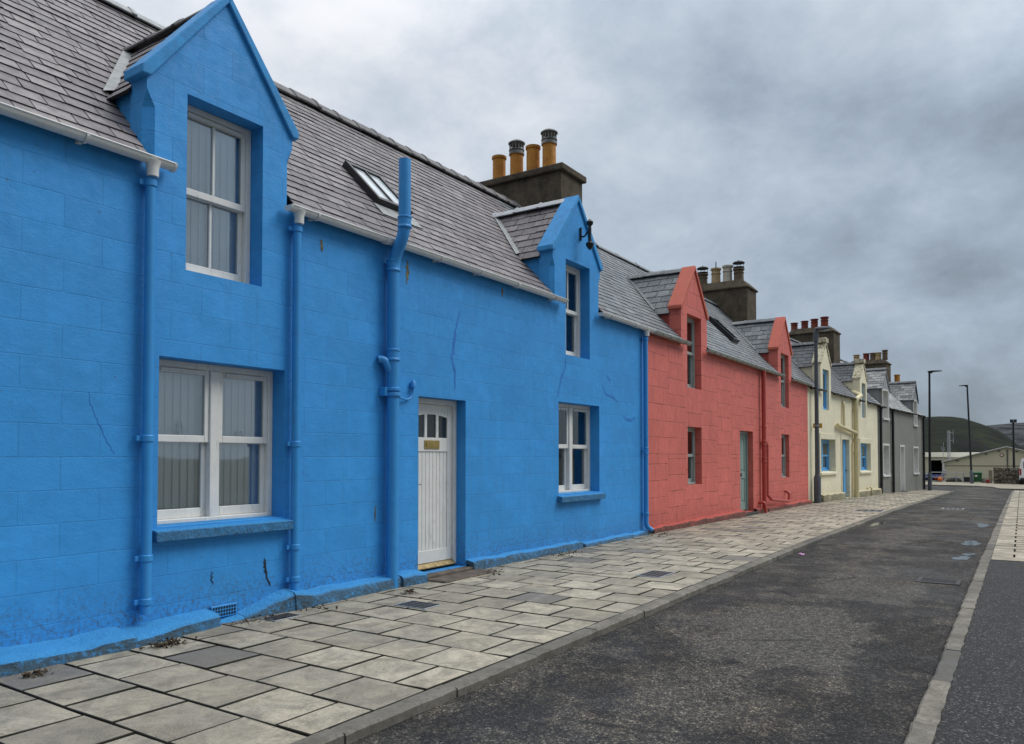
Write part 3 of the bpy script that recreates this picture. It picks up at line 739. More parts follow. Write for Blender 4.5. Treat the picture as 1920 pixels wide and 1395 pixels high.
def window(root, xa, xb, za, zb, y, mat, bays=1, bar=False, mull=.10, behind='blind', glass=None, vent=True, meet=.5, fw=.055, seed=0, room=None):
    r = random.Random(seed); d = .09
    f = MB(); f.box(xa, xa + fw, y, y + d, za, zb); f.box(xb - fw, xb, y, y + d, za, zb)
    f.box(xa + fw, xb - fw, y, y + d, zb - fw * 1.1, zb); f.box(xa + fw, xb - fw, y - .025, y + d, za, za + fw * .8)
    xs = []
    if bays == 2:
        mid = (xa + xb) / 2; f.box(mid - mull / 2, mid + mull / 2, y - .008, y + d, za + fw * .8, zb - fw * 1.1)
        xs = [(xa + fw, mid - mull / 2), (mid + mull / 2, xb - fw)]
    else: xs = [(xa + fw, xb - fw)]
    w = f.build('window', mat, root, .005)
    z0, z1 = za + fw * .8, zb - fw * 1.1; zm = z0 + (z1 - z0) * meet
    for (a, b) in xs:
        s = .048
        up = MB(); yu = y + .012
        up.box(a, a + s, yu, yu + .04, zm - .02, z1); up.box(b - s, b, yu, yu + .04, zm - .02, z1)
        up.box(a + s, b - s, yu, yu + .04, z1 - s, z1); up.box(a + s, b - s, yu, yu + .04, zm - .02, zm + .045)
        lo = MB(); yl = y + .054
        lo.box(a, a + s, yl, yl + .04, z0, zm + .02); lo.box(b - s, b, yl, yl + .04, z0, zm + .02)
        lo.box(a + s, b - s, yl, yl + .04, z0, z0 + .085); lo.box(a + s, b - s, yl, yl + .04, zm - .025, zm + .02)
        if bar:
            m_ = (a + b) / 2; up.box(m_ - .014, m_ + .014, yu + .002, yu + .038, zm + .045, z1 - s); lo.box(m_ - .014, m_ + .014, yl + .002, yl + .038, z0 + .085, zm - .025)
        up.build('sash', mat, w, .005); lo.build('sash', mat, w, .005)
        p = MB(); p.box(a + s - .005, b - s + .005, yu + .018, yu + .024, zm + .04, z1 - s + .005); p.build('pane', glass or M['glass'], w)
        p = MB(); p.box(a + s - .005, b - s + .005, yl + .018, yl + .024, z0 + .08, zm - .02); p.build('pane', glass or M['glass'], w)
        if vent:
            v = MB(); v.box(a + .07, b - .07, y - .006, y + .011, z1 - .036, z1 - .012); v.tube([(a + .07, y - .004, z1 - .04), (b - .07, y - .004, z1 - .04)], .007, 8); v.build('trickle_vent', mat, w, .003)
    if behind == 'blind':
        mb = MB(); x = xa + .02; pitch = .078
        while x < xb - .03:
            an = R(11 + r.uniform(-3, 3)); cx = x + pitch / 2; hw = .047
            yb = y + .125
            mb.face([(cx - hw * math.cos(an), yb - hw * math.sin(an), za + .02), (cx + hw * math.cos(an), yb + hw * math.sin(an), za + .02), (cx + hw * math.cos(an), yb + hw * math.sin(an), zb + .03), (cx - hw * math.cos(an), yb - hw * math.sin(an), zb + .03)])
            x += pitch
        b_ = mb.build('vertical_blind', M['blind'], w); sm = b_.modifiers.new('thick', 'SOLIDIFY'); sm.thickness = .002
    elif behind == 'curtain':
        mb = MB()
        for (c0, c1) in ((xa - .1, xa + (xb - xa) * .36), (xa + (xb - xa) * .56, xa + (xb - xa) * .80)):
            n = 26; pts = [(c0 + (c1 - c0) * i / n, y + .22 + .022 * math.sin(i * 1.7) + .01 * math.sin(i * .6)) for i in range(n + 1)]
            for (p, q), (p2, q2) in zip(pts[:-1], pts[1:]): mb.face([(p, q, za - .02), (p2, q2, za - .02), (p2, q2, zb + .02), (p, q, zb + .02)])
        c_ = mb.build('curtain', M['curtain'], w, smooth=True); sm = c_.modifiers.new('thick', 'SOLIDIFY'); sm.thickness = .002
    # added near-black box behind the window, its colour standing in for unlit depth
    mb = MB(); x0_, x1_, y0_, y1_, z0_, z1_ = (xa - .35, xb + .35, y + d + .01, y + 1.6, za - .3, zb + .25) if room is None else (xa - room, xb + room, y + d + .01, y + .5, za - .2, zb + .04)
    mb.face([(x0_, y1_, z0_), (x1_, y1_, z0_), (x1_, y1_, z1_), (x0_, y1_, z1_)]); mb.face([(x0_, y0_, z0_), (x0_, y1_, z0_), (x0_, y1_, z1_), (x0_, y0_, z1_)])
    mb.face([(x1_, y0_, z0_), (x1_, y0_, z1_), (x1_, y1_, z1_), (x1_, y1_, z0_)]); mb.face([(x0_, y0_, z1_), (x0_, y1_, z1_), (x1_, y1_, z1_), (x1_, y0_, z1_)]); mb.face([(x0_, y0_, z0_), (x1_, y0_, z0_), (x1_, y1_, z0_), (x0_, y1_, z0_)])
    mb.build('dark_room_box', M['room'], w)
    return w

def sill(parent, xa, xb, zt, mat, proj=.1, th=.1, depth=.15, name='sill'):
    mb = MB(); n = 6; xs = [xa + (xb - xa) * i / n for i in range(n + 1)]
    for a, b in zip(xs[:-1], xs[1:]): pass
    mb.prism([(-proj, zt - .015), (-proj, zt - th), (.01, zt - th), (.01, zt - th * .4), (depth, zt - th * .4), (depth, zt + .03)], 'x', xa, xb)
    return mb.build(name, mat, parent, .01, seg=2)

def gutter(root, x0, x1, y, z, mat, r=.055, brackets=.95, bmat=None, seed=0, ends=True):
    mb = MB(); n = 10; V = []; 
    prof = [(y - r * math.cos(math.pi * i / n), z - r * math.sin(math.pi * i / n)) for i in range(n + 1)]
    inn = [(y - (r - .006) * math.cos(math.pi * i / n), z - (r - .006) * math.sin(math.pi * i / n)) for i in range(n, -1, -1)]
    poly = [(y - r - .006, z), (y - r - .006, z + .008)] + [(y - r + .006, z + .008)] + inn[::-1][1:-1] + [(y + r, z + .008), (y + r + .004, z)] + prof[::-1][1:]
    for (a, b), (c, d_) in zip(prof[:-1], prof[1:]):
        mb.face([(x0, a, b), (x1, a, b), (x1, c, d_), (x0, c, d_)][::-1])
    for (a, b), (c, d_) in zip(inn[:-1], inn[1:]):
        mb.face([(x0, a, b), (x1, a, b), (x1, c, d_), (x0, c, d_)][::-1])
    for yy in (y - r, y + r - .006): mb.face([(x0, yy, z), (x1, yy, z), (x1, yy + .006, z), (x0, yy + .006, z)])
    # rolled front bead and stop ends
    mb.tube([(x0, y - r, z), (x1, y - r, z)], .008, 8)
    for xe in (x0, x1):
        mb.prism([(y - (r + .006) * math.cos(math.pi * i / n), z - (r + .006) * math.sin(math.pi * i / n)) for i in range(n + 1)], 'x', xe - .012, xe + .012)
    g = mb.build('gutter', mat, root, smooth=True)
    x = x0 + .35
    k = 0
    while x < x1 - .1:
        bk = MB()
        w = .06 if k % 3 == 1 else .022
        q = r + .012
        pts = [(y - q * math.cos(math.pi * i / n), z - q * math.sin(math.pi * i / n)) for i in range(n + 1)]
        pin = [(y - (q - .009) * math.cos(math.pi * i / n), z - (q - .009) * math.sin(math.pi * i / n)) for i in range(n, -1, -1)]
        bk.prism(pts + pin, 'x', x - w / 2, x + w / 2)
        if k % 3 != 1: bk.box(x - .02, x + .02, y + r, .0, z - .05, z)
        x += brackets * random.Random(seed + k).uniform(.85, 1.1); k += 1
        bk.build('gutter_bracket', bmat or mat, g)
    return g

def ring(mb, x, y, z, r, h): mb.lathe((x, y, z), [(r, -h / 2), (r, h / 2)], 16)
def downpipe(root, pts, r, mat, collars=(), name='downpipe', hopper=None, ears=True, rad=.09):
    mb = MB(); mb.tube(bend(pts, rad), r, 16); p = mb.build(name, mat, root, smooth=True)
    for (cx, cy, cz, k) in collars:
        c = MB(); rr = r * 1.2
        c.lathe((cx, cy, cz), [(r, -.07), (rr, -.066), (rr, -.045), (r * 1.1, -.04), (r * 1.1, .04), (rr, .045), (rr, .066), (r, .07)] if k == 2 else [(r, -.03), (rr, -.025), (rr, .025), (r, .03)], 18)
        if ears: c.box(cx - rr * 1.7, cx - rr * .8, cy + r * .3, cy + r * .3 + .025, cz - .022, cz + .022); c.box(cx - .02, cx + .02, cy, -.0, cz - .02, cz + .02)
        c.build('pipe_collar', mat, p, .003)
    if hopper:
        hx, hy, hz, hm = hopper; c = MB(); c.lathe((hx, hy, hz), [(r * 1.12, -.10), (r * 1.15, -.03), (r * 1.35, 0), (r * 1.6, .03)], 16); c.build('gutter_outlet', hm, p, smooth=True)
    return p

def chimney(root, x0, x1, y0, y1, zb, zt, cap, pots, name='chimney', slope_cap=False):
    mb = MB(); mb.box(x0, x1, y0, y1, zb, zt - (cap if not slope_cap else .0))
    c = mb.build(name, M['harl'], root, .02, seg=2)
    mb = MB()
    if slope_cap:
        V = [(x0 - .06, y0 - .06, zt), (x1 + .06, y0 - .06, zt), (x1 + .06, y1 + .06, zt), (x0 - .06, y1 + .06, zt), (x0 + .12, y0 + .22, zt + cap), (x1 - .12, y0 + .22, zt + cap), (x1 - .12, y1 - .22, zt + cap), (x0 + .12, y1 - .22, zt + cap)]
        lo = [(a, b, zt - .05) for a, b, z in V[:4]]
        mb.mesh(V + lo, [(4, 5, 6, 7), (0, 1, 5, 4), (1, 2, 6, 5), (2, 3, 7, 6), (3, 0, 4, 7), (8, 9, 1, 0), (9, 10, 2, 1), (10, 11, 3, 2), (11, 8, 0, 3), (11, 10, 9, 8)])
    else: mb.box(x0 - .07, x1 + .07, y0 - .07, y1 + .07, zt - cap, zt)
    mb.build('chimney_cap', M['harl'], c, .025, seg=2)
    xm = (x0 + x1) / 2
    for (py, h, r, mk, cowl) in pots:
        z = zt + (cap if slope_cap else 0) - .04
        px = x0 + .3
        mb = MB()
        if mk == 'pot_ochre': pr = [(r * .95, 0), (r * .93, h * .9), (r * 1.06, h * .92), (r * 1.08, h), (r * .88, h), (r * .8, h - .12)]
        else: pr = [(r, 0), (r * .93, h * .62), (r * 1.05, h * .64), (r * 1.05, h * .70), (r * .93, h * .72), (r * .92, h * .88), (r * 1.15, h * .9), (r * 1.15, h), (r * .86, h), (r * .8, h - .1)]
        mb.lathe((px, py, z), pr, 20); pot = mb.build('chimney_pot', M[mk], root if False else c, smooth=True)
        if cowl in ('cage', 'black'):
            mb = MB(); mb.lathe((px, py, z + h), [(r * 1.1, -.05), (r * 1.1, 0), (r * .98, .01), (r * .98, .04), (r * 1.12, .045), (r * 1.12, .06), (r * .7, .062)], 18)
            for k in range(14 if cowl == 'cage' else 4):
                a = 6.2832 * k / (14 if cowl == 'cage' else 4); mb.box(px + r * 1.0 * math.cos(a) - .006, px + r * 1.0 * math.cos(a) + .006, py + r * math.sin(a) - .006, py + r * math.sin(a) + .006, z + h + .06, z + h + .2)
            mb.lathe((px, py, z + h), [(r * 1.2, .19), (r * 1.22, .21), (r * .9, .25), (.02, .275), (.012, .31)], 18)
            mb.build('chimney_cowl', M['cowl' if cowl == 'cage' else 'iron'], pot if False else c, smooth=True)
        elif cowl == 'rod':
            mb = MB(); mb.tube([(px, py, z + h - .1), (px, py, z + h + .24)], .018, 8); mb.build('flue_rod', M['iron'], c)
    return c

def skirt(root, sections, mat, zb_fn, name='plinth', seed=0):
    """rounded base course: sections of (x0,x1,height0,height1,depth0,depth1)"""
    mb = MB()
    for k, (x0, x1, h0, h1, d0, d1) in enumerate(sections):
        n = max(3, int((x1 - x0) / .09)); rows = []
        for i in range(n + 1):
            t = i / n; x = x0 + (x1 - x0) * t; h = h0 + (h1 - h0) * t; dp = d0 + (d1 - d0) * t
            h += .022 * mnoise.noise(Vector((x * 2.2, k, seed))) + .014 * mnoise.noise(Vector((x * 7, k, seed))); dp *= 1 + .10 * mnoise.noise(Vector((x * 2.6, 5 + k, seed))) + .06 * mnoise.noise(Vector((x * 8, 3, seed)))
            zb = zb_fn(x) - .06; zt = zb_fn(x) + h
            rows.append([(x, .02, zt + .02), (x, -.004, zt + .008), (x, -dp * .5, zt - .004), (x, -dp * .82, zt - .014), (x, -dp * .96, zt - .04), (x, -dp * 1.05, zb)])
        m = len(rows[0]); V = [p for r_ in rows for p in r_]; F = []
        for i in range(n):
            for j in range(m - 1): F.append((i * m + j, i * m + j + 1, (i + 1) * m + j + 1, (i + 1) * m + j))
        F.append(tuple(range(m - 1, -1, -1))); F.append(tuple(n * m + j for j in range(m)))
        mb.mesh(V, F)
    return mb.build(name, mat, root, smooth=True)

def ribbon(root, pts, w, y, mat, name, seed=0):
    r = random.Random(seed); mb = MB(); n = len(pts)
    P = []
    for (x0, z0), (x1, z1) in zip(pts[:-1], pts[1:]):
        for i in range(7): t = i / 7; P.append((x0 + (x1 - x0) * t + r.uniform(-.012, .012), z0 + (z1 - z0) * t))
    P.append(pts[-1]); V = []; L = len(P)
    for i, (x, z) in enumerate(P):
        a = P[max(0, i - 1)]; b = P[min(L - 1, i + 1)]; dx, dz = b[0] - a[0], b[1] - a[1]; q = math.hypot(dx, dz) or 1
        ww = w * r.uniform(.5, 1.3) * (.35 + .65 * math.sin(math.pi * min(.97, max(.03, i / (L - 1))))) / 2
        V += [(x - dz / q * ww, y, z + dx / q * ww), (x + dz / q * ww, y, z - dx / q * ww)]
    F = [(2 * i, 2 * i + 1, 2 * i + 3, 2 * i + 2) for i in range(L - 1)]
    mb.mesh(V, F); return mb.build(name, mat, root)

# ================================================================== BLUE HOUSE
exec_blue = True
def blue_house():
    z0 = 4.09; X0, X1 = -6.0, 14.1
    h = tag(empty('blue_house', (0, 0, 0)), 'bright blue terraced house with white sash windows and a white plank door', 'house')
    D1 = dict(xa=3.66, xb=5.22, zs=4.80, xc=4.44, zp=5.85, t=.25, chamfer=.075)
    D2 = dict(xa=10.44, xb=12.08, zs=4.84, xc=11.26, zp=5.90, t=.25, chamfer=.06)
    Dm = dict(xa=-3.5, xb=-1.9, zs=4.74, xc=-2.7, zp=5.85, t=.25)
    ops = [(4.04, 4.86, 3.16, 4.74), (3.80, 5.15, .90, 2.37), (7.20, 8.16, .06, 2.25), (10.62, 12.04, .90, 2.39), (10.86, 11.69, 3.17, 4.74)]
    front_wall(h, X0, X1, -.2, 4.03, ops, [D1, D2], M['blue_wall'], .19, z0=z0)
    roof = main_roof(h, X0, 12.35, z0, [D1, D2], M['slate_warm'], 11)
    main_roof(h, 12.35, X1, z0, [], M['slate_dark'], 12)
    ridge_tiles(roof, X0, 6.55, 2.6, z0 + SL * 2.6 + .06, M['lead'], 1.6, .09, 3)
    ridge_tiles(roof, 6.55, X1, 2.6, z0 + SL * 2.6 + .055, M['ridge'], .42, .13, 4)
    dormer(h, D1, z0, M['slate_warm'], M['blue_wall'], M['blue_cope'], 21, M['ridge'])
    dormer(h, D2, z0, M['slate_warm'], M['blue_wall'], M['blue_cope'], 22, M['galv'])
    # windows
    window(h, 4.04, 4.86, 3.16, 4.74, .18, M['white'], 1, True, behind='blind', meet=.49, seed=1, room=.2)
    w = window(h, 3.80, 5.15, .90, 2.37, .18, M['white'], 2, False, behind='blind', meet=.52, seed=2)
    sill(w, 3.74, 5.22, .885, M['blue_sill'], .095, .105)
    w = window(h, 10.62, 12.04, .90, 2.39, .18, M['white'], 2, False, behind='curtain', meet=.52, seed=3)
    sill(w, 10.57, 12.10, .885, M['blue_sill'], .095, .11)
    window(h, 10.86, 11.69, 3.17, 4.74, .18, M['white'], 1, True, behind='curtain', meet=.5, seed=4, room=.2)
    # rust streak on the upper window
    # door
    xa, xb, za, zb, y = 7.20, 8.16, .09, 2.25, .15
    f = MB(); f.box(xa, xa + .05, y, y + .09, za, zb); f.box(xb - .06, xb, y, y + .09, za, zb); f.box(xa + .05, xb - .06, y, y + .09, zb - .07, zb)
    fr = f.build('door_frame', M['white'], h, .006)
    d = MB(); a, b = xa + .053, xb - .063; yd = y + .03; zt = zb - .073; zl = za + .06
    st = .10
    d.box(a, a + st, yd, yd + .045, zl, zt); d.box(b - st, b, yd, yd + .045, zl, zt)
    d.box(a + st, b - st, yd, yd + .045, zl, zl + .16); d.box(a + st, b - st, yd, yd + .045, 1.57, 1.75)
    # arched head over the three lights
    n = 10; L = b - st - (a + st); pts = [(a + st + L * i / n, 2.015 + .035 * math.sin(math.pi * i / n)) for i in range(n + 1)]
    for (p, q), (p2, q2) in zip(pts[:-1], pts[1:]): d.prism([(p, q), (p2, q2), (p2, zt), (p, zt)], 'y', yd, yd + .045)
    ww = (L - 2 * .05) / 3
    for i in (1, 2): x = a + st + i * ww + (i - 1) * .05; d.box(x, x + .05, yd + .001, yd + .044, 1.75, 2.055)
    nb = 9; pw = L / nb
    for i in range(nb): d.box(a + st + i * pw + .003, a + st + (i + 1) * pw - .003, yd + .012, yd + .04, zl + .16, 1.57)
    d.box(a + st, b - st, yd + .018, yd + .038, zl + .16, 1.57)
    dd = d.build('door', M['white'], h, .004)
    g = MB(); g.box(a + st, b - st, yd + .02, yd + .028, 1.74, 2.075); g.build('door_glass', M['dark_glass'], dd)
    l = MB(); l.box(a + .27, a + .57, yd - .012, yd - .001, 1.605, 1.715); l.box(a + .295, a + .545, yd - .020, yd - .0125, 1.627, 1.693); l.build('letterbox', M['brass'], dd, .004)
    hd = MB(); hd.box(a + .02, a + .055, yd - .01, yd, 1.02, 1.24); hd.tube(bend([(a + .037, yd - .005, 1.17), (a + .037, yd - .05, 1.17), (a + .16, yd - .05, 1.155)], .02), .010, 8); hd.build('door_handle', M['steel'], dd, smooth=True)
    t = MB(); t.prism([(y - .03, za), (y - .03, za + .012), (y + .02, za + .055), (y + .09, za + .058), (y + .09, za)], 'x', xa + .05, xb - .06); t.build('threshold', plain('tarnished_brass', (.36, .27, .13), .45, .4, .6, var=.4, scale=20), h)
    s = MB(); s.box(7.14, 8.24, -.12, .3, -.1, .055); s.build('doorstep', M['stone_step'], h, .012)
    s = MB(); s.box(7.2, 8.3, -.42, -.121, -.1, .022); s.build('doorstep', M['stone_step'], h, .012)
    # gutters
    for a_, b_ in ((X0, 3.84), (5.10, 10.66), (11.92, 14.16)): gutter(h, a_, b_, -.10, 4.01, M['white_pvc'], .055, 1.0, seed=int(a_ * 10) + 60)
    # downpipes
    def dp(x, zb, col):
        downpipe(h, [(x, -.10, 3.93), (x, -.075, 3.86), (x, -.075, zb)], .043, M['blue_pipe'], [(x, -.075, z, 1) for z in col], hopper=(x, -.10, 3.955, M['white_pvc']))
    dp(3.66, .20, (3.80, 1.655, .66, .30)); dp(5.23, .15, (3.80, 1.63, .60, .28))
    downpipe(h, [(13.87, -.10, 3.93), (13.87, -.075, 3.86), (13.87, -.075, .16), (13.95, -.16, .08)], .045, M['blue_pipe'], [(13.87, -.075, 3.80, 1), (13.87, -.075, 1.62, 2), (13.87, -.075, .40, 1)], hopper=(13.87, -.10, 3.955, M['white_pvc']))
    # soil pipe passing outside the gutter
    sp = downpipe(h, [(6.63, -.10, -.02), (6.63, -.10, 3.80), (6.63, -.27, 4.06), (6.63, -.27, 4.93)], .07, M['blue_pipe'],
                  [(6.63, -.10, 3.72, 2), (6.63, -.10, 2.68, 2), (6.63, -.27, 4.20, 2)], 'soil_pipe', ears=False, rad=.16)
    c = MB()
    for z in (2.28, 2.22): c.lathe((6.63, -.10, z), [(.07, -.022), (.092, -.018), (.092, .018), (.07, .022)], 18)
    c.box(6.50, 6.56, -.1, .0, 2.2, 2.3); c.box(6.70, 6.76, -.1, 0, 2.2, 2.3); c.build('pipe_bracket', M['blue_pipe'], sp, .004)
    c = MB(); c.tube(bend([(6.63, -.10, 2.42), (6.52, -.07, 2.62), (6.47, -.02, 2.62)], .06), .045, 12); c.build('branch_pipe', M['blue_pipe'], sp, smooth=True)
    c = MB(); c.tube(bend([(6.80, -.03, 2.62), (6.80, -.03, .02)], .02), .013, 8); c.tube(bend([(6.72, -.05, 2.22), (6.95, -.03, 2.18), (7.06, -.03, 2.24), (7.06, -.03, 2.34)], .06), .012, 8)
    c.lathe((7.06, -.035, 2.34), [(.038, 0), (.036, .05), (.018, .085), (.004, .09)], 12); c.build('service_cable', M['blue_pipe'], h, smooth=True)
    # chimney
    chimney(h, 13.5, 14.42, 1.60, 3.72, 5.2, 7.50, .14, [(3.34, .64, .152, 'pot_ochre', None), (2.88, .63, .152, 'pot_ochre', 'cage'), (2.46, .67, .152, 'pot_ochre', None), (2.06, .67, .152, 'pot_ochre', 'cage')])
    # rooflight
    L0 = math.hypot(1, SL)
    def rp(x, y, hgt): n = Vector((0, -SL, 1)) / L0; return Vector((x, y, z0 + SL * y)) + n * hgt
    s = MB()
    def rbox(xa, xb, ya, yb, h0, h1):
        V = [rp(xa, ya, h0), rp(xb, ya, h0), rp(xb, yb, h0), rp(xa, yb, h0), rp(xa, ya, h1), rp(xb, ya, h1), rp(xb, yb, h1), rp(xa, yb, h1)]
        s.mesh(V, [(0, 3, 2, 1), (4, 5, 6, 7), (0, 1, 5, 4), (1, 2, 6, 5), (2, 3, 7, 6), (3, 0, 4, 7)])
    xa, xb, ya, yb = 7.02, 7.66, .56, 1.17
    rbox(xa, xa + .05, ya, yb, 0, .10); rbox(xb - .05, xb, ya, yb, 0, .10); rbox(xa + .05, xb - .05, ya, ya + .05, 0, .10); rbox(xa + .05, xb - .05, yb - .05, yb, 0, .10); rbox((xa + xb) / 2 - .014, (xa + xb) / 2 + .014, ya + .05, yb - .05, .02, .098)
    rl = s.build('rooflight', M['black'], h, .004)
    s = MB(); rbox(xa + .05, xb - .05, ya + .05, yb - .05, .055, .075); s.build('rooflight_glass', M['sky_glass'], rl)
    s = MB(); rbox(xa - .06, xb + .06, ya - .17, ya - .004, .015, .026); s.build('rooflight_apron', M['lead'], rl)
    # lantern bracket on the second dormer gable
    c = MB(); lx, lz = 11.36, 5.24
    c.tube(bend([(lx - .02, -.02, lz - .02), (lx - .02, -.09, lz - .05), (lx - .02, -.14, lz + .03), (lx - .02, -.18, lz + .02)], .05), .014, 8)
    c.tube([(lx - .02, -.02, lz + .12), (lx - .02, -.02, lz - .1)], .018, 8)
    c.lathe((lx - .02, -.19, lz - .28), [(.01, 0), (.04, .03), (.068, .08), (.07, .11), (.03, .14), (.025, .24), (.03, .33), (.026, .40), (.055, .43), (.06, .47), (.03, .5), (.012, .52)], 14)
    c.build('lantern_bracket', M['black'], h, smooth=True)
    # air brick
    v = MB(); v.box(4.31, 4.585, -.035, -.006, .035, .145); av = v.build('air_brick', M['blue_pipe'], h, .004)
    v = MB()
    for i in range(9):
        for j in range(3): v.box(4.325 + i * .028, 4.343 + i * .028, -.0375, -.030, .05 + j * .031, .070 + j * .031)
    v.build('air_brick_hole', M['under'], av)
    # plinth
    skirt(h, [(X0, 3.45, .13, .11, .34, .33), (3.45, 4.28, .09, .13, .33, .22)], M['blue_plinth'], lambda x: 0.0, seed=1)
    skirt(h, [(4.25, 4.6, .015, .03, .17, .16), (4.6, 5.12, .03, .19, .16, .22), (5.12, 5.36, .19, .15, .23, .22), (5.36, 6.9, .13, .13, .20, .15), (6.72, 7.15, .14, .12, .20, .19)], M['blue_plinth'], lambda x: 0.0, seed=2)
    skirt(h, [(8.18, 11.2, .13, .11, .13, .12), (11.32, 13.9, .07, .07, .12, .12)], M['blue_plinth'], lambda x: 0.0, seed=3)
    # filled cracks, rust weeps and gouges
    crk = plain('blue_crack_filler', (.024, .17, .52), .6, var=.2)
    ribbon(h, [(8.02, 3.42), (7.95, 3.2), (7.90, 2.95), (7.86, 2.78), (7.93, 2.62), (7.93, 2.38)], .045, -.003, crk, 'filled_crack', 1)
    ribbon(h, [(10.86, 3.16), (10.84, 2.95), (10.68, 2.74), (10.6, 2.46)], .035, -.003, crk, 'filled_crack', 2)
    ribbon(h, [(12.15, 2.78), (12.3, 2.62), (12.6, 2.58), (12.8, 2.5)], .03, -.003, crk, 'filled_crack', 3)
    ribbon(h, [(12.35, 2.95), (12.5, 2.86)], .03, -.003, crk, 'filled_crack', 4)
    ribbon(h, [(13.0, 2.27), (13.15, 2.2), (13.4, 2.2), (13.55, 2.26)], .05, -.003, crk, 'filled_crack', 5)
    hair = plain('blue_hairline_crack', (.024, .17, .5), .7)
    ribbon(h, [(3.20, 2.02), (3.25, 1.85), (3.34, 1.66), (3.42, 1.52)], .008, -.002, hair, 'hairline_crack', 6)
    blk = plain('exposed_black_render', (.018, .020, .022), .9)
    ribbon(h, [(4.92, .52), (4.93, .42), (4.98, .24)], .03, -.004, blk, 'gouge', 7)
    ribbon(h, [(4.33, .46), (4.34, .34)], .014, -.004, blk, 'gouge', 8)
    rust = plain('rust_weep', (.15, .125, .05), .8, var=.5, scale=14)
    for k, (x, z, l_, w_) in enumerate(((6.98, 3.87, .28, .05), (9.02, 3.92, .13, .035), (5.62, 3.80, .12, .03), (6.45, .95, .18, .02))):
        ribbon(h, [(x, z), (x + .005, z - l_ * .5), (x, z - l_)], w_, -.003, rust, 'rust_stain', 20 + k)
    return h
blue_house()

